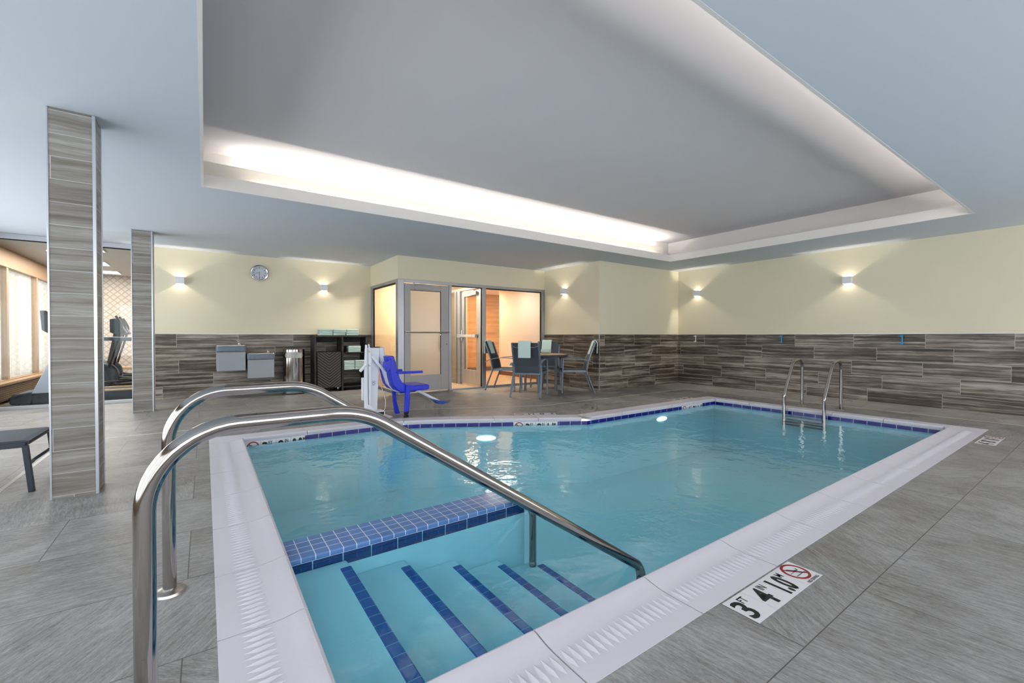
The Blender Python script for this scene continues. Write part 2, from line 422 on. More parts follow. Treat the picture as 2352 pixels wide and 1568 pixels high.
# walls around the vestibule, above the storefront
struct('wall_vestibule', MB().box(XH, X3, YH, YH+.12, 2.19, ZC).box(XH, XH+.12, YH+.12, YB, 2.19, ZC), M['cream'])
struct('wall_vestibule_back', MB().box(XH+.02, 5.4, YB+.001, YB+.12, 0, 2.6), M['tan_wall'])
struct('wall_corridor', MB().box(7.0, 7.12, YC+.3, 10.6, 0, 2.6), M['pale_wall'])
struct('baseboard_corridor', MB().box(6.985, 7.0, YH+.1, 10.6, 0, .11), M['brown_base'])
struct('wall_corridor_end', MB().box(4.8, 8.2, 12.0, 12.12, 0, 2.6), M['orange_wood'])
struct('baseboard_end', MB().box(5.4, 8.2, 11.98, 12.0, 0, .12), M['brown_base'])
struct('wall_corridor_left', MB().box(5.3, 5.4, YB+.12, 12.0, 0, 2.6), M['orange_wood'])
struct('ceiling_vestibule', MB().box(XH+.12, 8.2, YH+.12, 12.2, 2.45, 2.55), M['tan_wall'])
# gym shell
struct('wall_gym_back', MB().box(-3.0, 2.0, 14.6, 14.72, 0, 2.62), M['diamond'])
struct('wall_gym_right', MB().box(1.9, 2.0, YB+.12, 14.6, 0, 2.62), M['pale_wall'])
struct('ceiling_gym', MB().box(-3.0, 2.0, YB+.12, 14.72, 2.615, 2.7), M['gym_ceiling'])

# ceiling with the lit tray
TX0, TX1, TY0, TY1 = -.002, 7.825, 1.17, 5.48
ZU, ZF = 3.10, 2.762
mb = MB()
for x0, x1, y0, y1 in ((XL-.2, XR+.12, YN-.12, TY0), (XL-.2, XR+.12, TY1, YB+.12), (XL-.2, TX0, TY0, TY1), (TX1, XR+.12, TY0, TY1)): mb.box(x0, x1, y0, y1, ZC, ZC+.03)
struct('ceiling', mb, M['ceil_low'])
mb = MB()
mb.box(TX0-.02, TX1+.02, TY1-.004, TY1+.018, ZC-.001, ZF).box(TX0-.02, TX1+.02, TY0-.018, TY0+.004, ZC-.001, ZF)
mb.box(TX0-.018, TX0+.004, TY0, TY1, ZC-.001, ZF).box(TX1-.004, TX1+.018, TY0, TY1, ZC-.001, ZF)
struct('trim_6', mb, M['tray_lip'])
BX0, BX1, BY0, BY1 = -.34, 8.2, .83, 5.80
mb = MB().box(BX0, BX1, BY1, BY1+.03, ZC+.03, ZU).box(BX0, BX1, BY0-.03, BY0, ZC+.03, ZU).box(BX0-.03, BX0, BY0, BY1, ZC+.03, ZU).box(BX1, BX1+.03, BY0, BY1, ZC+.03, ZU)
struct('wall_tray', mb, M['tray_lip'])
struct('ceiling_tray', MB().box(BX0-.03, BX1+.03, BY0-.03, BY1+.03, ZU, ZU+.03), M['ceil_high'])
cl = thing('cove_light', 'long opal cove light strip glowing along the far lip of the recessed ceiling', 'light', (3.9, 5.6, ZC+.03))
obj('diffuser', MB().box(-3.9, 3.72, -.095, -.09, .0, .24), M['diffuser'], cl)
obj('housing', MB().box(-3.9, 3.72, .03, .09, .0, .14), M['tray_lip'], cl)
cl2 = thing('cove_light', 'cove light hidden behind the near lip of the recessed ceiling', 'light', (3.9, 1.0, ZC+.03))
obj('housing', MB().box(-3.9, 3.9, -.04, .02, .0, .02), M['tray_lip'], cl2)

# daylight windows behind the camera and on the left side of the room (seen only in reflections)
def window_wall(name, axis, at, a0, a1, n):
    t = bpy.data.objects.new(name, None); C.objects.link(t); t['kind'] = 'structure'
    f = MB(); w = (a1-a0)/n
    def bx(u0, u1, z0, z1, d=.04):
        if axis == 'x': f.box(at-d, at+d, u0, u1, z0, z1)
        else: f.box(u0, u1, at-d, at+d, z0, z1)
    bx(a0, a1, 0, .35, .06); bx(a0, a1, 2.30, 2.62, .05)
    for k in range(n+1): bx(a0+k*w-.05, a0+k*w+.05, .35, 2.3)
    obj('window_frame', f, M['mullion'], t)
    g = MB()
    if axis == 'x': g.box(at-.004, at+.004, a0, a1, .35, 2.3)
    else: g.box(a0, a1, at-.004, at+.004, .35, 2.3)
    obj('pane', g, M['glass'], t)
    return t
window_wall('window_1', 'x', XL-.02, YN, YB, 6)
window_wall('window_2', 'y', YN+.02, XL, XR, 6)
# gym exterior window wall with curtains
w = window_wall('window_3', 'x', -2.84, YB, 14.6, 3)
g = MB(); n = 220
for k in range(n):
    y0 = YB+.1+(14.4-YB)*k/n; y1 = YB+.1+(14.4-YB)*(k+1)/n
    f = lambda y: -2.90+.022*math.sin(y*31)+.012*math.sin(y*77)
    g.add([(f(y0), y0, .36), (f(y1), y1, .36), (f(y1), y1, 2.45), (f(y0), y0, 2.45)], [(0, 1, 2, 3)])
tag(obj('curtain', g, M['curtain'], None, smooth=True), 'sheer off white curtain hanging at the gym windows behind the glass', 'curtain')
rad = thing('radiator_cover', 'perforated bronze radiator cover below the gym windows', 'radiator', (-2.72, 12, 0))
obj('grille', MB().box(-.06, .05, -2.3, 2.5, .06, .30), M['grille'], rad)
obj('cap', MB().box(-.08, .07, -2.3, 2.5, .30, .335), M['mullion'], rad)

# glass front of the gym (window_4)
wn = bpy.data.objects.new('window_4', None); C.objects.link(wn); wn['kind'] = 'structure'
obj('window_frame', MB().box(XL, -.92, YB-.03, YB+.04, 0, .055).box(XL, -.92, YB-.03, YB+.04, 2.55, ZC-.002).box(-.97, -.92, YB-.03, YB+.04, .055, 2.55), M['alum_lt'], wn, bevel=.003)
obj('gasket', MB().box(XL, -.97, YB-.012, YB+.02, 2.535, 2.55).box(XL, -.97, YB-.012, YB+.02, .055, .062), M['black'], wn)
obj('pane', MB().box(XL, -.97, YB, YB+.006, .06, 2.54), M['glass'], wn)

# ------------------------------------------------------------------ storefront and doors
fr = M['alum']
def storefront(name, mbf, pane, gask=None, pm='glass'):
    t = bpy.data.objects.new(name, None); C.objects.link(t); t['kind'] = 'structure'
    obj('window_frame', mbf, fr, t, bevel=.003)
    if gask: obj('gasket', gask, M['black'], t)
    obj('pane', pane, M[pm], t)
    return t
ys = YH-.01
storefront('window_5', MB().box(XH, XH+.05, 8.1, YB-.012, 2.13, 2.19).box(XH, XH+.05, 9.50, YB-.012, 0, 2.13).box(XH, XH+.05, 8.1, 9.5, 0, .05),
           MB().box(XH+.02, XH+.026, 8.1, 9.5, .05, 2.13), MB().box(XH+.012, XH+.035, 9.45, 9.50, .05, 2.13).box(XH+.012, XH+.035, 8.1, 9.5, 2.10, 2.13))
struct('trim_7', MB().box(XH-.002, 3.10, ys, 8.1, 0, 2.19).box(3.10, X3-.002, ys, YH+.06, 2.13, 2.19).box(4.045, 4.105, ys, YH+.06, 0, 2.13)
       .box(4.83, 4.925, ys, YH+.06, 0, 2.13).box(6.45, X3-.002, ys, YH+.06, 0, 2.13).box(4.105, 4.83, ys, YH+.06, 0, .03).box(4.925, 6.45, ys, YH+.06, 0, .045).box(3.10, 4.045, ys+.01, YH+.06, 0, .012), fr, bevel=.003)
struct('window_6', MB().box(4.105, 4.83, YH+.02, YH+.026, .03, 2.13), M['glass'])
struct('window_7', MB().box(4.925, 6.45, YH+.02, YH+.026, .045, 2.13), M['glass'])
struct('trim_8', MB().box(4.105, 4.83, YH+.01, YH+.035, 2.115, 2.13).box(4.815, 4.83, YH+.01, YH+.035, .03, 2.13).box(4.925, 6.45, YH+.01, YH+.035, 2.11, 2.13).box(6.43, 6.45, YH+.01, YH+.035, .045, 2.13), M['black'])

def door_leaf(name, w=.92, h=2.10, mat='door_grey', pane='glass'):
    """leaf in local x (0..w), y thickness 0..045 (front at y=0)"""
    t = bpy.data.objects.new(name, None); C.objects.link(t); t['kind'] = 'structure'
    mb = MB().box(0, .12, 0, .045, .015, h).box(w-.17, w, 0, .045, .015, h).box(.12, w-.17, 0, .045, .015, .33).box(.12, w-.17, 0, .045, 1.98, h)
    obj('door_rail', mb, M[mat], t, bevel=.003)
    obj('pane', MB().box(.12, w-.17, .018, .026, .33, 1.98), M[pane], t)
    obj('gasket', MB().box(w-.178, w-.17, .006, .02, .33, 1.98).box(.12, w-.17, .006, .02, 1.972, 1.98), M['black'], t)
    return t
d1 = door_leaf('door_1', .93, 2.105, 'door_grey', 'frosted'); d1.location = (3.112, YH-.002, .012)
obj('push_bar', MB().tube([(.01, -.05, 1.165), (.92, -.05, 1.165)], .013, 12).box(0, .1, -.03, 0, 1.145, 1.185).box(.86, .93, -.03, 0, 1.15, 1.18), M['steel_dk'], d1)
cz = obj('door_closer', MB().box(.13, .16, -.07, 0, 1.98, 2.08).box(.16, .42, -.05, 0, 2.0, 2.07), M['door_grey'], d1)
obj('closer_arm', MB().bar((.15, -.06, 2.09), (.45, -.15, 2.1), .03, .012).bar((.45, -.15, 2.1), (.3, 0, 2.11), .03, .012).tube([(.16, -.06, 2.06), (.16, -.06, 2.11)], .015), M['steel_dk'], d1)
obj('door_handle', MB().tube(fillet([(.745, 0, 1.12), (.745, .07, 1.12), (.745, .07, .84), (.745, 0, .84)], .03), .009), M['chrome'], d1)
obj('keyhole', MB().lathe([(0, -.004), (.009, -.004), (.009, 0)], (.885, 0, .93), 12, 'y'), M['black'], d1)
# inner partition with its own door, running back from the front
d2 = door_leaf('door_2', .84, 2.095, 'alum', 'glass'); d2.location = (4.87, 8.96, .02); d2.rotation_euler = (0, 0, -PI/2)
obj('panic_bar', MB().box(-.05, .72, -.07, -.02, 1.06, 1.12).box(-.06, .06, -.09, -.01, 1.05, 1.13).box(.66, .74, -.08, -.01, 1.055, 1.125), M['alum_lt'], d2, bevel=.004)
obj('latch_rod', MB().tube([(.045, -.03, .98), (.045, -.03, 1.22)], .012), M['chrome'], d2)
obj('door_closer', MB().box(.42, .75, -.06, 0, 1.99, 2.06).bar((.7, -.07, 2.08), (.35, -.12, 2.08), .03, .015), M['alum'], d2)
storefront('window_8', MB().box(4.83, 4.9, 8.04, YB, 2.14, 2.2).box(4.83, 4.9, 8.98, 9.10, 0, 2.14).box(4.83, 4.9, 9.14, 9.24, 0, 2.14).box(4.83, 4.9, 9.5, YB, 0, 2.14).box(4.83, 4.9, 9.2, 9.5, 0, .1).box(4.83, 4.9, 8.04, 8.10, 0, 2.14),
           MB().box(4.86, 4.865, 9.2, 9.5, .1, 2.14).box(4.86, 4.865, 8.06, YB, 2.2, 2.45), MB().box(4.835, 4.89, 9.10, 9.14, 0, 2.14))
storefront('window_9', MB().box(4.35, 4.41, 9.45, 9.5, 0, 2.14).box(4.5, 4.56, 9.45, 9.5, 0, 2.14).box(4.3, 4.83, 9.45, 9.5, 2.14, 2.2), MB().box(4.41, 4.5, 9.47, 9.476, .1, 2.14), MB().box(4.56, 4.6, 9.46, 9.49, .1, 2.14))

# ------------------------------------------------------------------ columns
def column(y0, label, tall=ZC):
    t = thing('tiled_column', label, 'column', (-.735, y0+.115, 0))
    obj('tile_cladding', MB().box(-.118, .118, -.112, .112, 0, ZC-.002), M['column_tile'], t)
    for sx, sy in ((-1, -1), (1, -1), (1, 1), (-1, 1)):
        x, y = sx*.114, sy*.108
        w_ = .005 if sx < 0 else .009
        obj('corner_trim', MB().box(x-w_, x+w_, y-.009, y+.009, 0, ZC-.003), M['alum_lt'], t, bevel=.002)
    return t
column(4.165, 'tall wood-look tiled column nearest the lounger, front of the two columns')
column(8.25, 'farther wood-look tiled column standing by the gym glass')

# ------------------------------------------------------------------ pool
pool = thing('swimming_pool', 'indoor swimming pool with white coping, cobalt waterline tiles and angled far side', 'pool', (0, 0, 0))
PROF = [(.0, -.03), (.0, .001), (.06, .001), (.12, .001), (.17, .002), (.21, .005), (.25, .012), (.272, .0175), (.288, .018), (.298, .0125), (.303, .003), (.302, -.016), (.296, -.030), (.284, -.036), (.05, -.036)]
# arclength parametrisation of the outer line
L = [0.0]
for i in range(NP): L.append(L[-1]+(Vector(POOL[(i+1) % NP])-Vector(POOL[i])).length)
def at(s):
    s = s % L[-1]
    for i in range(NP):
        if s <= L[i+1]+1e-9: break
    a, b = Vector(POOL[i]), Vector(POOL[(i+1) % NP]); f = (s-L[i])/(L[i+1]-L[i]); d = (b-a).normalized()
    return a.lerp(b, f), Vector((-d.y, d.x))
def sections(s0, s1):
    out = []
    p, nrm = at(s0+1e-4); out.append((p, nrm))
    for i in range(1, NP+1):
        if s0+1e-3 < L[i] < s1-1e-3:
            j = i % NP; p = Vector(POOL[j]); out.append((p, mitre(j, 1.0)-p))
    p, nrm = at(s1-1e-4); out.append((p, nrm))
    return out
# joints: stone boundaries by arclength
cuts = []
e_near = [.33+.625*k for k in range(0, 12)]                     # from corner A along x, joints at x=.36+.625k
cuts += [s for s in e_near if s < L[1]-.15]
def even(a, b, n): return [a+(b-a)*k/n for k in range(n)]
cuts += even(L[1]-.33, L[1]+.33, 1)+even(L[1]+.33, L[2]-.33, 5)+[L[2]-.33]+even(L[2]+.33, L[3]-.02, 5)
cuts += even(L[3]-.001, L[4], 3)+even(L[4], L[12], 2)+even(L[12], L[13]-.33, 2)
lj = [5.42, 4.82, 4.22, 3.60, 3.00, 2.40, 1.89, 1.31]
cuts += [L[13]+(5.75-y) for y in lj]
cuts = sorted(set(round(c, 4) for c in cuts))
def ridges(mb, s0, s1):
    n = max(1, int(round((s1-s0)/.0345))); st = (s1-s0)/n
    for k in range(n):
        c = s0+(k+.5)*st; p, nrm = at(c); d = Vector((nrm.y, -nrm.x)); h = st*.48
        q = lambda s, o_, z: (p.x+nrm.x*s+d.x*o_, p.y+nrm.y*s+d.y*o_, z)
        mb.add([q(.072, 0, .0012), q(.178, 0, .0028), q(.12, -h, .0012), q(.12, h, .0012), q(.105, h*.1, .0072), q(.14, -h*.1, .0082)],
               [(0, 2, 4), (4, 2, 5), (5, 2, 1), (0, 4, 3), (4, 5, 3), (5, 1, 3)])
m = len(PROF)
for k in range(len(cuts)):
    s0, s1 = cuts[k]+.0034, (cuts[k+1] if k+1 < len(cuts) else cuts[0]+L[-1])-.0034
    if s1-s0 < .03: continue
    if s1 <= L[-1]+1e-6: secs = sections(s0, s1)
    else:
        secs = sections(s0, L[-1])[:-1]+[(Vector(POOL[0]), mitre(0, 1.0)-Vector(POOL[0]))]+sections(0.0, s1-L[-1])[1:]
    mb = MB(); vs = []; fs = []
    for p, nrm in secs: vs += [(p.x+nrm.x*s, p.y+nrm.y*s, z) for s, z in PROF]
    for i in range(len(secs)-1):
        for j in range(m):
            a, b = i*m+j, i*m+(j+1) % m; fs.append((a, b, b+m, a+m))
    fs += [tuple(range(m)), tuple(range((len(secs)-1)*m, len(secs)*m))[::-1]]
    mb.add(vs, fs)
    if s1 < L[1] and s0 > .12: ridges(mb, s0+.006, s1-.006)
    if s0 > L[13]+.2 and s1 < L[-1]-.1: ridges(mb, s0+.006, s1-.006)
    obj('coping_stone', mb, M['coping'], pool, smooth=True, auto=30)
# grout bed beneath the stones
def ring(d0, d1, z0, z1, mat, name, uv=False, parent=pool):
    a, b = inset(d0), inset(d1); me = bpy.data.meshes.new(name); vs = []; fs = []; uvs = []
    cum = 0
    for i in range(NP):
        j = (i+1) % NP; n0 = len(vs)
        vs += [(a[i].x, a[i].y, z0), (a[j].x, a[j].y, z0), (b[j].x, b[j].y, z1), (b[i].x, b[i].y, z1)]
        fs.append((n0, n0+1, n0+2, n0+3)); ln = (a[j]-a[i]).length
        uvs += [(cum, z0), (cum+ln, z0), (cum+ln, z1), (cum, z1)]; cum += ln
    me.from_pydata(vs, [], fs); me.materials.append(mat)
    l = me.uv_layers.new(name='UVMap')
    for k, q in enumerate(uvs): l.data[k].uv = q
    o = bpy.data.objects.new(name, me); C.objects.link(o); o.parent = parent; return o
ring(.003, .284, -.004, -.004, M['grout'], 'grout_bed')
ring(.286, .286, -.036, -.090, M['blue_band'], 'waterline_tile', True)
ring(.286, .295, -.086, -.088, M['basin'], 'basin_ledge', True)
ring(.295, .295, -.088, -.86, M['basin'], 'basin_wall', True)
fl = fill_poly([tuple(p) for p in inset(.29)], [], -.86)
obj('basin_floor', fl, M['basin'], pool)
ow = obj('water', fill_poly([tuple(p) for p in inset(.2865)], [], -.070), M['water'])
if ow.data.polygons[0].normal.z < 0: ow.data.flip_normals()
tag(ow, 'clear turquoise water filling the pool with light ripples', 'water')
# divider beside the entry steps
obj('divider_cap', MB().box(.317, 1.83, 2.43, 2.68, -.06, -.030), M['blue_small'], pool, bevel=.008, seg=3)
obj('divider_wall', MB().box(.317, 1.822, 2.438, 2.672, -.128, -.057), M['blue_face'], pool)
obj('divider_base', MB().box(.317, 1.82, 2.44, 2.67, -.86, -.126), M['basin'], pool)
for k in range(5):
    x1 = .62+.325*k; zt = -.105-.095*k; x0 = .316 if k == 0 else x1-.325
    st = obj('step', MB().box(x0, x1, 1.262, 2.438, -.86, zt), M['basin'], pool, bevel=.012, seg=3)
    obj('step_nosing', MB().box(x1-.056, x1+.003, 1.27, 2.36, zt-.03, zt+.003), M['nosing'], st, bevel=.008)
# underwater lights, oval lenses on the far wall
def pool_light(px, py, nx, ny, z=-.215, w=.12, h=.030):
    n = Vector((nx, ny)).normalized(); d = Vector((-n.y, n.x)); mb = MB(); vs = [(px+n.x*.02, py+n.y*.02, z)]
    N = 32
    for k in range(N):
        a = 2*PI*k/N; q = Vector((px, py))+d*(w*math.cos(a))+n*.012
        vs.append((q.x, q.y, z+h*math.sin(a)))
    for k in range(N):
        a = 2*PI*k/N; q = Vector((px, py))+d*(w*1.08*math.cos(a))
        vs.append((q.x, q.y, z+h*1.1*math.sin(a)))
    fs = [(0, 1+k, 1+(k+1) % N) for k in range(N)]+[(1+k, 1+N+k, 1+N+(k+1) % N, 1+(k+1) % N) for k in range(N)]
    mb.add(vs, fs); return obj('underwater_light', mb, M['led'], pool, smooth=True)
M['led'] = emit('underwater lamp lens', (.70, .90, 1, 1), 7.0)
inn = inset(.29); pd, pc = inn[3], inn[4]
dd = (pc-pd).normalized(); nn = Vector((-dd.y, dd.x))
q = pd+dd*((3.02-pd.x)/dd.x)
QX = q.copy(); pool_light(q.x, q.y, nn.x, nn.y, -.235)
pool_light(5.80, 4.21, 0, -1, -.18)
obj('return_fitting', MB().lathe([(0, -.012), (.03, -.01), (.036, 0)], (7.268, 3.18, -.27), 20, 'x'), M['mark_tile'], pool)

# ------------------------------------------------------------------ depth markers
def text_mesh(body, size, sx=1.0, bold=.0, align='LEFT'):
    cu = bpy.data.curves.new('t', 'FONT'); cu.body = body; cu.size = size; cu.offset = bold; cu.align_x = align
    cu.resolution_u = 3
    o = bpy.data.objects.new('t', cu); C.objects.link(o)
    dg = bpy.context.evaluated_depsgraph_get(); me = bpy.data.meshes.new_from_object(o.evaluated_get(dg))
    bpy.data.objects.remove(o); bpy.data.curves.remove(cu)
    for v in me.vertices: v.co.x *= sx
    return [v.co.copy() for v in me.vertices], [tuple(p.vertices) for p in me.polygons]
def marker(name, label, mat4, ft, inch, mt, order='num_first', th=.0015, group=None):
    t = bpy.data.objects.new(name, None); C.objects.link(t); t.matrix_world = mat4; tag(t, label, 'depth marker', group)
    W = .148
    for k in range(4): obj('marker_tile', MB().box(k*W+.001, (k+1)*W-.001, 0, .148, 0, th), M['mark_tile'], t)
    slots = [0, 1, 2, 3] if order == 'num_first' else [1, 2, 3, 0]
    for (big, small), k in zip(((ft, 'FT'), (inch, 'IN'), (mt, 'M')), slots[:3]):
        mb = MB(); sx = .95 if len(big) == 1 else .58
        v, f = text_mesh(big, .15, sx, .0035 if len(big) == 1 else .0065); mx = max(p.x for p in v); mn = min(p.x for p in v)
        mb.add([(k*W+.012+p.x-mn, .022+p.y, th+.0006) for p in v], f)
        v2, f2 = text_mesh(small, .050, .78, .0009); m2 = min(p.x for p in v2)
        w_ = mx-mn
        mb.add([(k*W+.012+w_+.004+p.x-m2, .097+p.y, th+.0006) for p in v2], f2)
        obj('lettering', mb, M['print'], t)
    k = slots[3]; cx, cy = k*W+.074, .085; mb = MB(); N = 40
    for i in range(N):
        a, b = 2*PI*i/N, 2*PI*(i+1)/N; z = th+.0008
        mb.add([(cx+r*math.cos(q_), cy+r*math.sin(q_), z) for r, q_ in ((.050, a), (.062, a), (.062, b), (.050, b))], [(0, 1, 2, 3)])
    a = PI*.75; d = Vector((math.cos(a), math.sin(a))); nn_ = Vector((-d.y, d.x))*.005
    mb.add([(cx+d.x*s*.052+nn_.x*e, cy+d.y*s*.052+nn_.y*e, th+.0008) for s, e in ((-1, -1), (-1, 1), (1, 1), (1, -1))], [(0, 1, 2, 3)])
    obj('prohibition_ring', mb, M['red'], t)
    mb = MB(); z = th+.0012
    def seg(x0, y0, x1, y1, w_):
        d = Vector((x1-x0, y1-y0)).normalized(); e = Vector((-d.y, d.x))*w_/2
        mb.add([(cx+x0+e.x, cy+y0+e.y, z), (cx+x0-e.x, cy+y0-e.y, z), (cx+x1-e.x, cy+y1-e.y, z), (cx+x1+e.x, cy+y1+e.y, z)], [(0, 1, 2, 3)])
    seg(-.022, .03, .002, .004, .007); seg(.002, .004, .022, .0, .006); seg(.022, .0, .03, .014, .004); seg(-.002, .008, .012, -.014, .005)
    seg(.012, -.014, .018, -.02, .009); seg(-.038, -.024, .038, -.024, .003); seg(-.044, 0, -.008, 0, .0022)
    obj('diver_pictogram', mb, M['print'], t)
    v, f = text_mesh('NO DIVING', .020, .95, .0004, 'CENTER')
    obj('lettering', MB().add([(cx+p.x, .004+p.y, z) for p in v], f), M['print'], t)
    return t
def frame(o, u, v):
    u, v = Vector(u).normalized(), Vector(v).normalized(); w_ = u.cross(v)
    return Matrix(((u.x, v.x, w_.x, o[0]), (u.y, v.y, w_.y, o[1]), (u.z, v.z, w_.z, o[2]), (0, 0, 0, 1)))
marker('depth_marker', 'white deck depth marker reading 3 FT 4 IN 1.0 M beside the near coping', frame((1.730, .814, .001), (1, 0, 0), (0, 1, 0)), '3', '4', '1.0')
marker('depth_marker', 'white deck marker reading 4 FT 8 IN at the right end of the near coping', frame((6.485, .790, .001), (1, 0, 0), (0, 1, 0)), '4', '8', '1.4')
o3, c3 = Vector(POOL[3]), Vector(POOL[4]); u3 = (c3-o3).normalized(); n3 = Vector((-u3.y, u3.x))
p3 = o3+u3*.28-n3*.158
marker('depth_marker', 'depth marker set in the deck beside the angled coping, upside down to the viewer', frame((p3.x, p3.y, .001), (u3.x, u3.y, 0), (n3.x, n3.y, 0)), '3', '8', '1.1')
marker('depth_marker', 'depth marker set in the deck behind the far straight coping, left of the ladder', frame((7.15, 4.66, .001), (-1, 0, 0), (0, -1, 0)), '4', '8', '1.4')
marker('depth_marker', 'waterline depth marker reading 3 FT 0 IN at the far left pool corner', frame((.345, 5.4645, -.184), (1, 0, 0), (0, 0, 1)), '3', '0', '0.9', 'sym_first')
in2 = inset(.2855); i3, i4 = in2[3], in2[4]; ud = (i3-i4).normalized(); st = i4+ud*((3.335-i4.x)/ud.x); nd = Vector((ud.y, -ud.x))
marker('depth_marker', 'waterline depth marker reading 3 FT 8 IN on the angled pool side', frame((st.x, st.y, -.184), (ud.x, ud.y, 0), (0, 0, 1)), '3', '8', '1.1', 'sym_first')
marker('depth_marker', 'waterline depth marker reading 4 FT 8 IN near the far right pool corner', frame((6.33, 4.2145, -.184), (1, 0, 0), (0, 0, 1)), '4', '8', '1.4', 'sym_first')

# white expansion strip inset in the deck around the pool
cl_pts = [(-1.2, -2.4), (-1.2, 6.37), (1.95, 6.37), (2.55, 6.22), (4.42, 5.39), (8.24, 5.39), (8.24, -2.4)]
mb = MB()
for a, b in zip(cl_pts, cl_pts[1:]):
    a, b = Vector(a), Vector(b); d = (b-a).normalized(); e = Vector((-d.y, d.x))*.015
    a = a-d*.008; b = b+d*.008
    mb.add([(a.x+e.x, a.y+e.y, .0012), (a.x-e.x, a.y-e.y, .0012), (b.x-e.x, b.y-e.y, .0012), (b.x+e.x, b.y+e.y, .0012)], [(0, 1, 2, 3)])
struct('trim_9', mb, M['white_grout'])

# ------------------------------------------------------------------ handrails and ladder
def handrail(y, label):
    t = thing('handrail', label, 'handrail', (-.13, y, 0), group=None)
    path = fillet([(0, 0, 0), (0, 0, .855), (.55, 0, .855), (1.975, 0, -.095), (1.975, 0, -.5)], [.21, .30, .10], 12)
    obj('rail', MB().tube(path, .0245, 28), M['steel'], t, smooth=True, auto=60)
    obj('flange', MB().lathe([(.024, .016), (.036, .016), (.054, .010), (.058, .0), (.024, 0)], (0, 0, 0.0), 32), M['steel_dk'], t, smooth=True)
    return t
handrail(1.46, 'bent stainless steel handrail in front, nearest the viewer')
handrail(2.375, 'second bent stainless steel handrail, behind the nearest one by the blue divider')
ld = thing('pool_ladder', 'stainless steel pool ladder with two looped rails at the right side of the pool', 'ladder', (7.80, 2.78, 0))
for s in (-1, 1):
    y = s*.262
    path = fillet([(0, y, 0), (0, y, .82), (-.34, y, .82), (-.62, y, .23), (-.62, y, -.62)], [.16, .16, .10], 10)
    path = fillet([(0, y, 0), (.0, y, .745), (-.32, y, .70), (-.62, y, .21), (-.62, y, -.24)], [.13, .13, .10], 10)
    obj('ladder_rail', MB().tube(path, .022, 20), M['steel'], ld, smooth=True, auto=60)
    obj('flange', MB().lathe([(.02, .014), (.03, .014), (.055, .006), (.058, 0), (.02, 0)], (0, y, 0), 28), M['steel_dk'], ld, smooth=True)
for z in (-.10, -.145, -.185, -.225):
    obj('ladder_tread', MB().box(-.645, -.595, -.262, .262, z-.005, z+.005), M['lounger_metal'], ld)

# ------------------------------------------------------------------ wall sconces
def soft_lamp(L_):
    L_.use_nodes = True; nt = L_.node_tree; em = [n_ for n_ in nt.nodes if n_.type == 'EMISSION'][0]
    lf_ = nt.nodes.new('ShaderNodeLightFalloff'); lf_.inputs['Strength'].default_value = 1.0; lf_.inputs['Smooth'].default_value = 2.0
    nt.links.new(lf_.outputs['Quadratic'], em.inputs['Strength'])
def sconce(x, y, z, face, label, lit=True, power=3.2):
    """face: unit vector pointing into the room"""
    ang = math.atan2(face[0], -face[1])
    t = thing('wall_sconce', label, 'wall light', (x, y, z), ang, 'square white wall sconces')
    # local: room side is -y, wall at y=0
    mb = MB().box(-.06, -.056, -.10, -.001, -.06, .06).box(.056, .06, -.10, -.001, -.06, .06).box(-.06, .06, -.104, -.10, -.06, .06).box(-.056, .056, -.10, -.001, -.004, .004)
    obj('housing', mb, M['white_metal'], t)
    for s in (1, -1):
        obj('lens', MB().box(-.055, .055, -.098, -.003, s*.0545, s*.0560), M['lens'], t)
        L_ = bpy.data.lights.new('sconce_lamp', 'POINT'); L_.energy = power; L_.shadow_soft_size = .006; L_.color = (1, .88, .72)
        soft_lamp(L_)
        lo = bpy.data.objects.new('sconce_lamp', L_); C.objects.link(lo); lo.parent = t; lo.location = (0, -.085, s*.022)
    return t
def lensmat():
    t = NT('sconce lens')
    tr = t.n('ShaderNodeBsdfTransparent'); em = t.n('ShaderNodeEmission'); em.inputs[0].default_value = (1, .93, .82, 1); em.inputs[1].default_value = 1.1
    ad = t.n('ShaderNodeAddShader'); t.l(tr.outputs[0], ad.inputs[0]); t.l(em.outputs[0], ad.inputs[1]); return t.done(ad.outputs[0])
M['lens'] = lensmat()
SP = 32.0
sconce(-.343, YB, 2.075, (0, -1), 'white cube sconce on the back wall between the column and the clock', power=SP)
sconce(2.014, YB, 2.098, (0, -1), 'white cube sconce on the back wall above the towel cabinet', power=SP)
sconce(X3, 7.258, 2.092, (-1, 0), 'white cube sconce on the wall above the table and chairs', power=SP)
sconce(XR, 5.723, 2.074, (-1, 0), 'white cube sconce on the right wall near its far corner', power=SP)
sconce(XR, 2.875, 2.074, (-1, 0), 'white cube sconce on the right wall above the pool ladder', power=SP)
sconce(XR, .05, 2.074, (-1, 0), 'white cube sconce past the right edge of the view', power=SP)
sconce(4.87-.04, 9.58, 1.98, (-1, 0), 'small wall light glowing inside the vestibule behind the inner door', power=12)

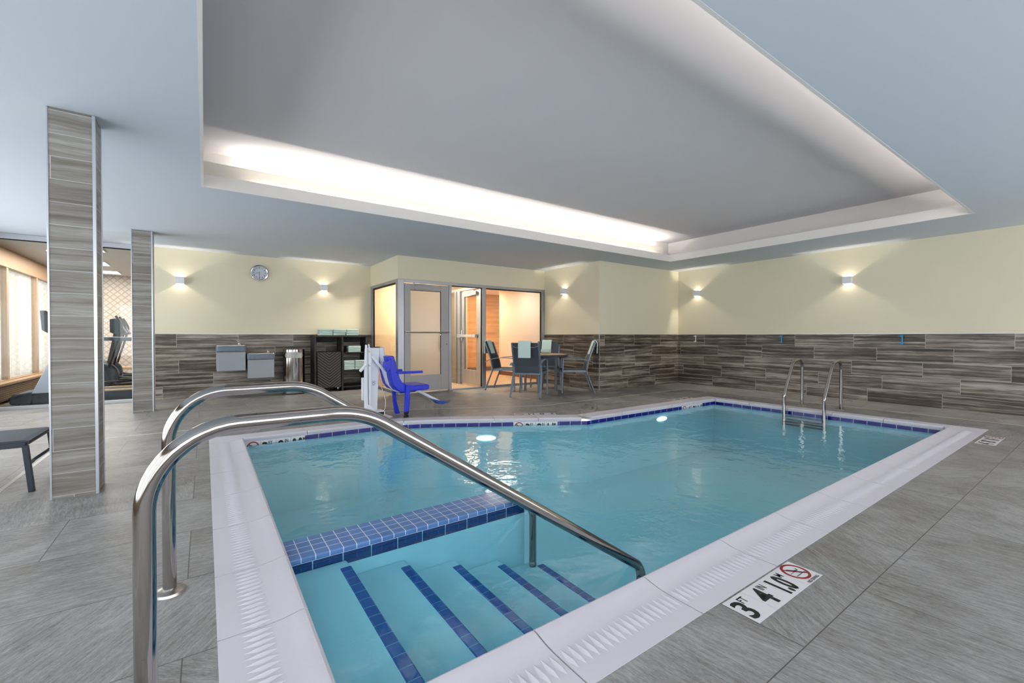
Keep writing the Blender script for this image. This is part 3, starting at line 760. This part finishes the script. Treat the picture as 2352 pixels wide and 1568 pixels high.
# ------------------------------------------------------------------ clock
ck = thing('wall_clock', 'round silver rimmed wall clock reading about 8:43', 'clock', (.862, YB, 2.312))
obj('rim', MB().lathe([(.150, 0), (.155, -.02), (.148, -.038), (.138, -.040), (.128, -.030), (.126, -.018)], (0, 0, 0), 48, 'y'), M['chrome'], ck, smooth=True)
obj('clock_face', MB().lathe([(0, -.02), (.128, -.02), (.128, -.002)], (0, 0, 0), 48, 'y'), M['clock_face'], ck)
for hnum in range(1, 13):
    v, f = text_mesh(str(hnum), .032, .9, .0012, 'CENTER'); a = PI/2-hnum*PI/6
    obj('numeral', MB().add([(math.cos(a)*.098+p.x, -.0215, math.sin(a)*.098-.011+p.y) for p in v], f), M['print'], ck)
def hand(a, ln, w_, y): 
    d = Vector((math.sin(a), 0, math.cos(a))); return MB().bar(Vector((0, y, 0))-d*.025, Vector((0, y, 0))+d*ln, w_, .002)
obj('hour_hand', hand(math.radians(262), .062, .009, -.024), M['black'], ck)
obj('minute_hand', hand(math.radians(258), .095, .006, -.026), M['black'], ck)
obj('second_hand', hand(math.radians(175), .108, .004, -.028), M['red'], ck)

# ------------------------------------------------------------------ drinking fountains
def fountain(x0, x1, z0, z1, label):
    w_, h = x1-x0, z1-z0; t = thing('drinking_fountain', label, 'drinking fountain', ((x0+x1)/2, YB-.012, z0), 0, 'pair of wall drinking fountains')
    D = .46
    obj('cabinet', MB().box(-w_/2+.008, w_/2-.008, -D+.05, 0, 0, h-.115), M['fountain_grey'], t, bevel=.008)
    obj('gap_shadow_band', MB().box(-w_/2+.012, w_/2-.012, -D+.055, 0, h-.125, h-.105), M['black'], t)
    out = [(-w_/2, 0), (-w_/2, -D+.05)]+[(-w_/2+.05-.05*math.cos(a), -D+.05-.05*math.sin(a)) for a in (.4, .8, 1.2, 1.57)]+[(0, -D-.018)]+[(w_/2-.05+.05*math.cos(a), -D+.05-.05*math.sin(a)) for a in (1.57, 1.2, .8, .4)]+[(w_/2, -D+.05), (w_/2, 0)]
    obj('basin_rim', MB().prism(out, h-.11, h-.02, 'xy'), M['fountain_band'], t, bevel=.004)
    obj('basin', MB().prism([(a*.985, b*.985) for a, b in out], h-.02, h, 'xy'), M['steel_dk'], t, bevel=.006)
    pb = []
    for k in range(9): a = PI/2+PI*k/8; pb.append((-.10+.022*math.cos(a), h-.062+.022*math.sin(a)))
    for k in range(9): a = -PI/2+PI*k/8; pb.append((.10+.022*math.cos(a), h-.062+.022*math.sin(a)))
    obj('push_button', MB().prism(pb, -D-.016, -D-.024, 'xz'), M['fountain_band'], t, bevel=.003)
    obj('spout', MB().tube([(w_*.28, -.24, h), (w_*.28, -.24, h+.035), (w_*.235, -.26, h+.055), (w_*.20, -.27, h+.085)], [.017, .015, .008, .006], 12).lathe([(0, .02), (.025, .016), (.03, 0)], (w_*.28, -.24, h), 16), M['chrome'], t, smooth=True)
    return t
fountain(.16, .612, .485, .945, 'higher grey wall drinking fountain, left of the pair')
fountain(.625, 1.07, .335, .795, 'lower grey wall drinking fountain beside the trash can')

# ------------------------------------------------------------------ trash can
tr = thing('trash_can', 'round stainless steel trash can with a pill shaped opening', 'trash can', (1.405, 9.31, 0))
N, R_ = 120, .19; mb = MB(); zs = [0, .02]+[.02+.01*k for k in range(1, 84)]
vs = [(R_*math.cos(2*PI*k/N), R_*math.sin(2*PI*k/N), z) for z in zs for k in range(N)]; fs = []
for i in range(len(zs)-1):
    for k in range(N):
        a = 2*PI*(k+.5)/N; u = ((a-math.radians(262)+PI) % (2*PI)-PI)*R_; zc = (zs[i]+zs[i+1])/2-.745
        du = max(0, abs(u)-.125); ins = du*du+zc*zc < .056**2
        if not ins: fs.append((i*N+k, i*N+(k+1) % N, (i+1)*N+(k+1) % N, (i+1)*N+k))
mb.add(vs, fs); mb.lathe([(R_, zs[-1]), (R_-.006, zs[-1]+.004), (R_-.02, zs[-1]), (0, zs[-1]-.002)], (0, 0, 0), 60)
obj('can_body', mb, M['steel'], tr, smooth=True, auto=50)
obj('liner', MB().lathe([(R_-.012, .45), (R_-.012, .84), (0, .842)], (0, 0, 0), 60), M['liner'], tr, smooth=True, auto=50)
obj('base_ring', MB().lathe([(0, 0.0), (R_+.004, 0), (R_+.004, .018), (R_, .02)], (0, 0, 0), 60), M['black'], tr)

# ------------------------------------------------------------------ towel cabinet, cart and towels
cab = thing('towel_cabinet', 'dark brown wicker towel cabinet with open shelves', 'cabinet', (2.265, 9.40, 0))
obj('top_panel', MB().box(-.515, .515, -.205, .205, 1.085, 1.12), M['wicker'], cab, bevel=.004)
for x in (-.495, .015, .495): obj('side_panel', MB().box(x-.018, x+.018, -.20, .20, .0, 1.085), M['wicker'], cab, bevel=.003)
for z in (.78, .42, .09): obj('shelf', MB().box(.033, .477, -.20, .20, z-.025, z), M['wicker'], cab, bevel=.003)
obj('back_rail', MB().box(-.477, .477, .18, .20, 0.02, .12).box(-.477, .477, .18, .20, .98, 1.085), M['wicker'], cab)
cart = thing('hamper_cart', 'herringbone wicker hamper cart parked in the cabinet left bay', 'cart', (2.025, 9.37, 0))
obj('bin', MB().box(-.222, .222, -.17, .18, .075, .79), M['wicker'], cart, bevel=.006)
obj('front_panel', MB().box(-.22, .22, -.182, -.17, .08, .785), M['herring'], cart, bevel=.003)
for x in (-.16, .17):
    for y in (-.13, .13):
        cs = obj('caster', MB().lathe([(0, -.012), (.025, -.012), (.028, -.006), (.028, .006), (.025, .012), (0, .012)], (x, y, .028), 20, 'x'), M['black'], cart, smooth=True)
        obj('caster_fork', MB().box(x-.016, x+.016, y-.016, y+.016, .048, .075).lathe([(0, -.014), (.012, -.014), (.012, .014), (0, .014)], (x, y, .03), 14, 'x'), M['chrome'], cs)
def towel_mesh(w_, d, h, folds=2):
    mb = MB(); n = 10; lay = folds
    for L_ in range(lay):
        z0 = h*L_/lay; hh = h/lay*.97; out = []
        for k in range(n+1): a = PI/2+PI*k/n; out.append((-d/2+hh/2+hh/2*math.cos(a), z0+hh/2+hh/2*math.sin(a)))
        for k in range(n+1): a = -PI/2+PI*k/n; out.append((d/2-hh/2+hh/2*math.cos(a)*.7, z0+hh/2+hh/2*math.sin(a)))
        mb.prism(out, -w_/2, w_/2, 'yz')
    return mb
def put_towel(first, x, y, z, rz, label, sc=(1, 1, 1)):
    global used
    o_ = first if not used else first.copy()
    if used: C.objects.link(o_)
    used = True; o_.location = (x, y, z); o_.rotation_euler = (0, 0, rz); o_.scale = sc; tag(o_, label, 'towel', 'folded aqua towels on the cabinet'); return o_
ft = obj('folded_towel', towel_mesh(.238, .26, .062, 2), M['towel'], None, bevel=.006, smooth=True); used = False
posn = ['left', 'middle', 'right']
for k, x in enumerate((1.975, 2.225, 2.475)):
    for l_ in (0, 1):
        put_towel(ft, x+(.004 if l_ else 0), 9.33+random.uniform(-.01, .01), 1.1205+l_*.0635, random.uniform(-.03, .03), 'folded aqua towel on the cabinet top, %s stack, %s of the two' % (posn[k], 'upper' if l_ else 'lower'))
for l_ in (0, 1): put_towel(ft, 2.515, 9.30, .7805+l_*.0635, .02*l_, 'folded aqua towel on the upper cabinet shelf, %s of the pair' % ('upper' if l_ else 'lower'))
for k, x in enumerate((2.411, 2.629)):
    for l_ in (0, 1, 2):
        put_towel(ft, x, 9.31, .4205+l_*.0635, random.uniform(-.03, .03), 'folded aqua towel on the lower cabinet shelf, %s stack, %s of three' % (('left', 'right')[k], ('bottom', 'middle', 'top')[l_]), (.86, 1, 1))

# ------------------------------------------------------------------ pool lift
lf = thing('pool_lift', 'white pool lift with a royal blue seat standing at the curved coping', 'pool lift', (1.90, 5.93, 0))
def Lp(pts): return [(x-1.90, z) for x, z in pts]
obj('base_plate', MB().prism([(-.22+.0, -.17), (.10, -.2), (.19, -.12), (.16, .12), (-.2, .16)], 0, .012, 'xy'), M['white_metal'], lf, bevel=.003)
obj('pedestal', MB().box(-.15, .0, -.09, .07, .012, .10).box(-.15, .09, -.11, -.10, .012, .09), M['white_metal'], lf, bevel=.006)
obj('battery_box', MB().box(-.03, .085, -.10, .05, .012, .10), M['white_metal'], lf, bevel=.008)
obj('display', MB().box(-.022, .078, -.112, -.099, .045, .085), M['black'], lf, bevel=.002)
mast = obj('mast', MB().prism(Lp([(1.806, .95), (1.940, .95), (1.905, .08), (1.787, .08)]), -.06, .07, 'xz'), M['white_metal'], lf, bevel=.012, seg=3)
obj('mast_cap', MB().prism(Lp([(1.804, .95), (1.942, .95), (1.942, .958), (1.804, .958)]), -.062, .072, 'xz'), M['black'], mast)
# round emblem on the mast
mb = MB(); cx, cz = -.046, .478; y_ = -.0612
for (r0, r1, a0, a1) in ((.019, .023, 20, 160), (.019, .023, 200, 340)):
    for k in range(10):
        a, b = math.radians(a0+(a1-a0)*k/10), math.radians(a0+(a1-a0)*(k+1)/10)
        mb.add([(cx+r*1.3*math.cos(q_), y_, cz+r*math.sin(q_)) for r, q_ in ((r0, a), (r1, a), (r1, b), (r0, b))], [(0, 1, 2, 3)])
for x0, z0, x1, z1 in ((-.016, -.008, -.006, .008), (-.006, .008, 0, -.004), (0, -.004, .006, .008), (.006, .008, .016, -.008)):
    mb.bar((cx+x0, y_, cz+z0), (cx+x1, y_, cz+z1), .001, .004)
mb.box(cx-.02, cx+.02, y_, y_-.0005, cz-.034, cz-.030)
obj('emblem', mb, M['blue_dark'], mast)
arm = MB().prism(Lp([(1.738, .99), (1.76, .985), (1.768, .10), (1.745, .09), (1.722, .12), (1.722, .70)]), -.10, -.07, 'xz')
arm.prism(Lp([(1.775, 1.0), (1.79, .99), (1.812, .82), (1.805, .16), (1.79, .13), (1.778, .16)]), -.11, -.075, 'xz')
obj('lift_arm', arm, M['white_metal'], lf, bevel=.004)
obj('actuator', MB().tube([(-.128, -.03, .12), (-.135, -.03, .93)], .02, 14).box(-.195, -.16, -.06, .0, .25, .55), M['white_metal'], lf, bevel=.004)
obj('lower_link', MB().prism(Lp([(1.73, .18), (1.785, .20), (1.84, .14), (1.862, .10), (1.862, .012), (1.82, .012), (1.75, .08)]), -.115, -.08, 'xz'), M['white_metal'], lf, bevel=.004)
obj('brace', MB().bar((-.085, -.12, .84), (.10, -.12, .60), .02, .034), M['white_metal'], lf, bevel=.004)
obj('hand_grip', MB().tube([(-.15, -.09, .73), (-.235, -.09, .64)], .019, 14), M['white_metal'], lf, smooth=True)
obj('bolt', MB().lathe([(0, -.016), (.012, -.014), (.014, 0)], (-.12, -.11, .90), 14, 'y').lathe([(0, -.016), (.012, -.014), (.014, 0)], (-.115, -.11, .72), 14, 'y').lathe([(0, -.016), (.012, -.014), (.014, 0)], (-.06, -.115, .06), 14, 'y'), M['steel_dk'], lf)
sp = [(1.962, -.0, .948), (1.992, 0, .78), (2.025, 0, .60), (2.065, 0, .47), (2.15, 0, .37), (2.27, 0, .325), (2.44, 0, .33)]
obj('seat_spine', MB().tube([(x-1.9, -.02, z) for x, _, z in sp], [.047, .044, .04, .036, .032, .03, .026], 16, rz=1.0), M['white_metal'], lf, smooth=True, auto=60)
seat = MB().prism(Lp([(1.985, .835), (2.068, .838), (2.085, .82), (2.135, .62), (2.16, .53), (2.20, .47), (2.26, .435), (2.36, .425), (2.575, .425), (2.592, .41), (2.59, .365), (2.57, .352), (2.30, .345), (2.2, .335), (2.12, .37), (2.07, .44), (2.045, .52), (2.02, .66)]), -.22, .22, 'xz')
so = obj('seat_shell', seat, M['blue_plastic'], lf, bevel=.012, seg=3)
obj('seat_rib', MB().prism(Lp([(1.955, .76), (2.04, .80), (2.04, .69), (1.99, .62), (1.945, .70)]), -.228, -.15, 'xz'), M['blue_plastic'], lf, bevel=.005)
obj('seat_bracket', MB().prism(Lp([(2.28, .345), (2.46, .345), (2.41, .315), (2.2, .31)]), -.12, .12, 'xz'), M['blue_dark'], lf, bevel=.004)
for y0, x1 in ((-.24, 2.487), (.20, 2.36)):
    obj('armrest', MB().prism(Lp([(2.10, .625), (x1, .622), (x1, .590), (2.13, .590)]), y0, y0+.045, 'xz'), M['blue_plastic'], lf, bevel=.008)
obj('leg_strap', MB().prism(Lp([(2.135, .36), (2.175, .36), (2.185, .20), (2.235, .02), (2.17, .02), (2.145, .20)]), -.02, .03, 'xz'), M['blue_plastic'], lf, bevel=.004)
obj('leg', MB().prism(Lp([(2.235, .44), (2.285, .44), (2.288, .25), (2.272, .07), (2.21, .07), (2.225, .25)]), -.26, -.215, 'xz'), M['blue_plastic'], lf, bevel=.006)
obj('leg_foot', MB().lathe([(0, 0), (.034, 0), (.036, .012), (.022, .03), (.034, .055), (.034, .07), (0, .07)], (.34, -.237, 0), 20), M['black'], lf, smooth=True)
obj('footrest_tube', MB().tube([(.52, -.02, .335), (.62, -.02, .31), (.98, -.02, .115)], .019, 14), M['white_metal'], lf, smooth=True, auto=60)
obj('foot_plate', MB().prism(Lp([(2.72, .185), (2.85, .15), (2.945, .135), (2.935, .12), (2.87, .10), (2.80, .11)]), -.09, .07, 'xz'), M['blue_dark'], lf, bevel=.004)
pts = [(.05, .0, .62), (.075, -.0, .42), (.13, -.02, .22), (.12, -.03, .10), (.06, -.05, .06)]
obj('cable', MB().tube(fillet(pts, .12, 5), .004, 8), M['white_metal'], lf, smooth=True)

# ------------------------------------------------------------------ table and chairs
tb = thing('round_table', 'round dark topped outdoor table in the corner between four chairs', 'table', (5.58, 6.93, 0))
obj('tabletop', MB().lathe([(0, .74), (.53, .74), (.545, .735), (.55, .725), (.55, .705), (.53, .70), (0, .70)], (0, 0, 0), 64), M['sling'], tb, smooth=True)
mb = MB()
for k in range(-5, 6):
    y = k*.092; h_ = math.sqrt(.51**2-y*y); mb.box(-h_, h_, y-.04, y+.04, .739, .744)
obj('table_slat', mb, M['bench'], tb, bevel=.001)
for sx in (-1, 1):
    for sy in (-1, 1):
        obj('leg', MB().bar((sx*.22, sy*.22, .70), (sx*.22, sy*.22, 0), .038), M['chair_frame'], tb, bevel=.004)
        obj('brace', MB().bar((sx*.22, sy*.22, .36), (sx*.05, sy*.05, .50), .016).bar((sx*.05, sy*.05, .5), (sx*.05, sy*.05, .70), .016), M['chair_frame'], tb)
obj('apron', MB().box(-.24, .24, -.235, -.205, .66, .70).box(-.24, .24, .205, .235, .66, .70).box(-.235, -.205, -.2, .2, .66, .70).box(.205, .235, -.2, .2, .66, .70), M['chair_frame'], tb)

def chair(label, loc, rz):
    t = thing('patio_chair', label, 'chair', loc, rz, 'sling chairs around the round table'); fm = M['chair_frame']
    obj('frame', MB().bar((-.245, -.21, .425), (-.245, .27, .425), .022, .04).bar((.245, -.21, .425), (.245, .27, .425), .022, .04).bar((-.25, -.21, .415), (.25, -.21, .415), .035, .03).bar((-.25, .26, .415), (.25, .26, .415), .035, .03), fm, t, bevel=.004)
    for s in (-1, 1):
        obj('back_post', MB().tube(fillet([(s*.245, -.20, .40), (s*.245, -.22, .56), (s*.245, -.37, .985)], .2, 6), .015, 10, rz=1.3), fm, t, smooth=True)
        obj('leg', MB().tube(fillet([(s*.262, -.235, .60), (s*.262, -.20, .42), (s*.275, -.36, 0)], .08, 5), .017, 10, rz=1.2), fm, t, smooth=True)
        obj('leg', MB().tube([(s*.27, .25, .64), (s*.27, .27, 0)], .016, 10), fm, t, smooth=True)
        am = [(-.36, .585), (-.28, .625), (-.15, .66), (0, .675), (.14, .672), (.26, .655), (.265, .642), (.14, .657), (0, .66), (-.15, .645), (-.28, .61), (-.36, .572)]
        obj('armrest', MB().prism(am, s*.27-.024, s*.27+.024, 'yz'), fm, t, bevel=.004)
    bk = [(-.205, .44), (-.222, .56), (-.29, .77), (-.365, .975), (-.385, .985), (-.375, .965), (-.30, .765), (-.232, .558), (-.215, .44)]
    obj('backrest', MB().prism(bk, -.235, .235, 'yz'), M['sling'], t)
    obj('seat', MB().prism([(-.21, .442), (0, .430), (.25, .445), (.285, .435), (.28, .42), (.25, .432), (0, .417), (-.21, .43)], -.235, .235, 'yz'), M['sling'], t)
    obj('handle_bar', MB().tube([(-.235, -.355, .925), (-.17, -.40, .90), (.17, -.40, .90), (.235, -.355, .925)], .007, 8), M['chrome'], t, smooth=True)
    return t
c1 = chair('sling chair with its back to the viewer, an aqua towel over it', (5.06, 6.50, 0), math.atan2(-.68, .45))
def chair_copy(label, loc, rz):
    c = copy_tree(c1); c.location = loc; c.rotation_euler = (0, 0, rz); c['label'] = label; return c
def face(a): return math.atan2(-math.cos(a), math.sin(a))
A1, A2, A3, A4 = math.radians(38), math.radians(-52), math.radians(142), math.radians(218)
c1.rotation_euler.z = A1-PI/2; c1.location = (4.985, 6.50, 0)
c2 = chair_copy('left sling chair facing right, an aqua towel over its back', (5.13, 7.52, 0), A2-PI/2)
c3 = chair_copy('right sling chair nearest the corner, an aqua towel over its back', (6.03, 6.40, 0), A3-PI/2)
c4 = chair_copy('far sling chair behind the table, mostly hidden by the front chair', (6.12, 7.42, 0), A4-PI/2)
# towels over the chair backs
def drape(label, ch, xoff, w_, drop_f, drop_b):
    t_ = .012; path = []
    # chair local yz: back top at y=-.375,z=.985 ; front (inside) side is +y
    top = Vector((-.378, 1.000))
    fr_ = [Vector((-.378+.018+(.075/.21)*s, .985-s)) for s in (drop_f, drop_f*.5, .03)]
    bk_ = [Vector((-.378-.022+.02*s-.01, .985-s)) for s in (.03, drop_b*.5, drop_b)]
    line = fr_+[top+Vector((.012, .006)), top+Vector((-.012, .008))]+bk_
    mb = MB(); N2 = len(line); off = []
    for i in range(N2):
        d = (line[min(i+1, N2-1)]-line[max(i-1, 0)]).normalized(); off.append(Vector((d.y, -d.x)))
    o1 = [(p+o_*t_*-.0) for p, o_ in zip(line, off)]; o2 = [(p+o_*t_*-1.6) for p, o_ in zip(line, off)]
    if o2[N2//2].y < o1[N2//2].y: o2 = [(p+o_*t_*1.6) for p, o_ in zip(line, off)]
    poly = [(p.x, p.y) for p in o1]+[(p.x, p.y) for p in reversed(o2)]
    mb.prism(poly, xoff-w_/2, xoff+w_/2, 'yz')
    o_ = obj('draped_towel', mb, M['towel'], None, bevel=.005, smooth=True); o_.location = ch.location; o_.rotation_euler = ch.rotation_euler
    tag(o_, label, 'towel', 'aqua towels over the chair backs'); return o_
drape('aqua towel hanging over the back of the chair facing away', c1, -.0, .23, .20, .27)
drape('aqua towel hanging over the back of the left chair', c2, .04, .22, .24, .24)
drape('aqua towel hanging over the back of the right chair', c3, -.06, .22, .24, .22)
drape('aqua towel hanging over the back of the far chair', c4, .05, .22, .24, .2)
rt = MB()
sp_ = []
for k in range(40): a = k*.42; r = .008+.0011*k; sp_.append((r*math.cos(a), .05+r*math.sin(a)))
rt.lathe([(0, -.11), (.035, -.11), (.046, -.10), (.048, .10), (.036, .11), (0, .11)], (0, 0, .048), 24, 'y')
o_ = obj('rolled_towel', rt, M['towel'], None, smooth=True); o_.location = (5.88, 7.12, .745); o_.rotation_euler = (0, 0, .3)
tag(o_, 'small rolled aqua towel lying on the round table', 'towel')

# ------------------------------------------------------------------ wall brackets on the right wall
def bracket(y, m_, label, group=None):
    t = thing('wall_bracket', label, 'wall bracket', (XR-.012, y, .97), 0, group)
    obj('back_bar', MB().tube([(-.022, 0, 0), (-.022, 0, .155)], .009, 10), M[m_], t, smooth=True)
    for z in (.018, .135):
        obj('clip', MB().lathe([(0, -.05), (.016, -.05), (.018, -.03), (.010, -.024), (.010, 0), (0, 0)], (0, 0, z), 14, 'x').tube([(-.04, 0, z), (-.04, .03, z), (-.055, .035, z)], .007, 8), M[m_], t, smooth=True)
    return t
bracket(5.75, 'hook_white', 'small white bracket at the top of the right tile wall, near the corner')
bracket(3.937, 'hook_blue', 'small blue bracket on the tile wall, left of the ladder', 'blue wall brackets')
bracket(2.14, 'hook_blue', 'small blue bracket on the tile wall, right of the ladder', 'blue wall brackets')

# ------------------------------------------------------------------ lounger at the left edge
lg = thing('chaise_lounger', 'dark sling chaise lounger cut off by the left edge', 'lounger', (-1.9, 4.80, 0))
obj('frame', MB().bar((-.8, -.30, .335), (.86, -.30, .335), .028, .035).bar((-.8, .28, .335), (.86, .28, .335), .028, .035).bar((.85, -.30, .34), (.85, .28, .34), .03, .03).bar((-.8, -.30, .34), (-.8, .28, .34), .03, .03), M['lounger_metal'], lg, bevel=.004)
obj('sling', MB().prism([(-.82, .345), (.85, .352), (.875, .345), (.875, .36), (.84, .366), (-.82, .36)], -.29, .27, 'xz'), M['sling'], lg)
for x in (.86, -.6):
    for y in (-.31, .29): obj('leg', MB().bar((x-.0, y, .33), (x+(.03 if x > 0 else -.03), y, 0), .032), M['lounger_metal'], lg, bevel=.004)
obj('end_stretcher', MB().tube(fillet([(.865, -.31, .19), (.865, -.15, .19), (.80, .0, .14), (.865, .15, .19), (.865, .29, .19)], .1, 5), .012, 8), M['lounger_metal'], lg, smooth=True)

# ------------------------------------------------------------------ gym equipment behind the glass
tm = thing('treadmill', 'treadmill with a dark hood and silver upright behind the gym glass', 'treadmill', (-1.75, 10.45, 0))
obj('motor_hood', MB().prism([(-.74, .03), (-.76, .12), (-.70, .19), (-.52, .215), (-.30, .215), (-.18, .19), (-.18, .02), (-.68, .02)], -.4, .36, 'xz'), M['tread_dark'], tm, bevel=.02, seg=3)
obj('deck', MB().box(-.2, .95, -.38, .34, .02, .165), M['tread_dark'], tm, bevel=.01)
obj('belt', MB().box(-.2, .95, -.26, .22, .165, .172), M['black'], tm)
obj('side_rail', MB().box(-.2, .95, -.38, -.27, .165, .185).box(-.2, .95, .23, .34, .165, .185), M['bench'], tm)
for y in (-.40, .36):
    obj('upright', MB().prism([(-.50, .19), (-.30, .19), (-.10, .9), (-.16, 1.25), (-.22, 1.25), (-.24, .85)], y-.02, y+.02, 'xz'), M['tread_silver'], tm, bevel=.008)
    obj('hand_bar', MB().prism([(-.2, 1.04), (.72, 1.02), (.76, 1.05), (.74, 1.085), (-.2, 1.10)], y-.03, y+.03, 'xz'), M['tread_dark'], tm, bevel=.01)
obj('console', MB().prism([(-.40, 1.2), (-.22, 1.08), (-.16, 1.12), (-.34, 1.52), (-.42, 1.52)], -.33, .30, 'xz'), M['tread_dark'], tm, bevel=.015)
def elliptical(x, y, label):
    t = thing('elliptical_trainer', label, 'exercise machine', (x, y, 0), 0, 'elliptical trainers in the gym')
    obj('base', MB().box(-.55, .6, -.05, .05, 0, .07).box(-.5, -.42, -.25, .25, 0, .06).box(.5, .58, -.25, .25, 0, .06), M['black'], t, bevel=.01)
    obj('drive_housing', MB().lathe([(0, -.09), (.22, -.09), (.25, -.06), (.25, .06), (.22, .09), (0, .09)], (-.28, 0, .34), 28, 'y'), M['tread_dark'], t, smooth=True)
    obj('mast', MB().bar((-.2, 0, .4), (-.05, 0, 1.25), .07, .09), M['tread_dark'], t, bevel=.01)
    obj('console', MB().prism([(-.14, 1.18), (.0, 1.12), (.10, 1.16), (-.06, 1.46), (-.14, 1.44)], -.17, .17, 'xz'), M['tread_dark'], t, bevel=.012)
    obj('screen', MB().prism([(.103, 1.175), (-.045, 1.445), (-.05, 1.44), (.098, 1.17)], -.13, .13, 'xz'), M['fountain_band'], t)
    for s in (-1, 1):
        obj('handle', MB().tube(fillet([(-.15, s*.24, .5), (-.02, s*.26, 1.0), (.05, s*.25, 1.3), (-.04, s*.22, 1.5)], .15, 5), .02, 10), M['black'], t, smooth=True)
        obj('pedal_arm', MB().tube([(-.45, s*.2, .3+.1*s), (.15, s*.2, .22), (.5, s*.2, .28)], .025, 10).box(.0, .34, s*.2-.07, s*.2+.07, .24, .27), M['black'], t)
    return t
e1 = elliptical(-1.38, 11.7, 'elliptical trainer seen between the two columns, nearer of two')
e2 = copy_tree(e1); e2.location = (-1.45, 12.8, 0); e2['label'] = 'elliptical trainer farther back in the gym'
bn = thing('exercise_bench', 'low exercise bench with tan edge in the gym behind the glass', 'bench', (-1.1, 13.8, 0))
obj('bench_top', MB().box(-.7, .9, -.2, .2, .32, .38), M['bench'], bn, bevel=.01)
for x in (-.55, .75): obj('leg', MB().box(x-.03, x+.03, -.16, .16, 0, .32), M['black'], bn)
M['panel'] = emit('gym ceiling panel diffuser', (1, .96, .9, 1), 3.0)
def gym_panel(x, y, label):
    t = thing('ceiling_light', label, 'ceiling light', (x, y, 2.612), 0, 'gym ceiling light panels')
    obj('diffuser', MB().box(-.3, .3, -.28, .28, -.006, -.002), M['panel'], t)
    obj('frame', MB().box(-.32, -.3, -.3, .3, -.01, 0).box(.3, .32, -.3, .3, -.01, 0).box(-.3, .3, -.3, -.28, -.01, 0).box(-.3, .3, .28, .3, -.01, 0), M['white_metal'], t)
gym_panel(-1.75, 10.35, 'square ceiling light panel in the gym nearest the glass, left of the near column')
gym_panel(-1.95, 12.35, 'square ceiling light panel in the middle of the gym ceiling')
gym_panel(-1.95, 13.9, 'square ceiling light panel by the patterned gym wall')
smoke = tag(obj('ceiling_sensor', MB().lathe([(0, -.04), (.045, -.035), (.05, 0), (0, 0)], (-2.2, 10.9, 2.614), 20), M['mullion'], None, smooth=True), 'small round sensor on the gym ceiling by the window', 'sensor')

# ------------------------------------------------------------------ lights
def area(name, loc, rot, sx, sy, power, col=(1, 1, 1), spread=None):
    l_ = bpy.data.lights.new(name, 'AREA'); l_.shape = 'RECTANGLE'; l_.size = sx; l_.size_y = sy; l_.energy = power; l_.color = col
    if spread: l_.spread = spread
    o_ = bpy.data.objects.new(name, l_); C.objects.link(o_); o_.location = loc; o_.rotation_euler = rot; return o_
DAY = (.94, .95, 1.0)
# daylight arriving through the windows on the left and behind the viewer
area('daylight_left', (XL-.12, 1.2, 1.33), (0, -PI/2, 0), 1.9, 7.2, 52, DAY)
area('daylight_left_far', (XL-.12, 7.2, 1.33), (0, -PI/2, 0), 1.9, 4.6, 52, DAY)
area('daylight_near', (3.2, YN-.10, 1.33), (PI/2, 0, 0), 11.6, 1.9, 128, (.98, .96, 1.0))
area('daylight_gym', (-3.0, 12.2, 1.35), (0, -PI/2, 0), 1.9, 4.4, 28, (1, .97, .93))
# linear lamps in the tray cove
area('cove_far_lamp', (4.0, 5.66, ZC+.03+.17), (PI, 0, 0), 7.2, .02, 42, (1, .93, .84))
area('cove_far_back', (3.9, 5.62, ZC+.03+.06), (PI/2, 0, PI), 7.0, .08, 10, (1, .93, .84))
area('cove_near_lamp', (3.9, .99, ZC+.03+.03), (PI, 0, 0), 7.6, .04, 26, (1, .93, .86))
# recessed lamps of the vestibule, corridor and gym ceilings
area('vestibule_lamp', (4.0, 8.9, 2.44), (0, 0, 0), .8, .4, 55, (1, .9, .76))
area('corridor_lamp', (6.0, 9.2, 2.44), (0, 0, 0), 1.0, .6, 18, (1, .92, .8))
area('corridor_lamp_b', (6.2, 11.0, 2.44), (0, 0, 0), 1.0, .6, 40, (1, .78, .5))
area('gym_lamp', (-1.7, 12.2, 2.60), (0, 0, 0), 1.4, 3.0, 90, (1, .93, .84))
w = bpy.data.worlds.new('daylight'); bpy.context.scene.world = w; w.use_nodes = True
w.node_tree.nodes['Background'].inputs[0].default_value = (.80, .90, 1.0, 1); w.node_tree.nodes['Background'].inputs[1].default_value = 1.0

# ------------------------------------------------------------------ camera and colour
cam = bpy.data.cameras.new('camera'); co = bpy.data.objects.new('camera', cam); C.objects.link(co)
cam.sensor_width = 36; cam.sensor_fit = 'HORIZONTAL'; cam.lens = 1004.27/2352*36; cam.clip_start = .05; cam.clip_end = 200
co.location = (0, 0, 1.10); co.rotation_euler = (PI/2-.0117, 0, -.6127)
sc = bpy.context.scene; sc.camera = co
sc.view_settings.view_transform = 'Standard'; sc.view_settings.look = 'None'; sc.view_settings.gamma = 1; sc.view_settings.use_curve_mapping = False
sc.view_settings.exposure = 0.80
sc.cycles.use_denoising = True
sc.cycles.caustics_reflective = False; sc.cycles.caustics_refractive = False
sc.cycles.max_bounces = 7; sc.cycles.diffuse_bounces = 3; sc.cycles.glossy_bounces = 4; sc.cycles.transparent_max_bounces = 10
sc.cycles.use_adaptive_sampling = True; sc.cycles.adaptive_threshold = .08; sc.cycles.adaptive_min_samples = 12; sc.cycles.use_light_tree = False
sc.cycles.sample_clamp_indirect = 6
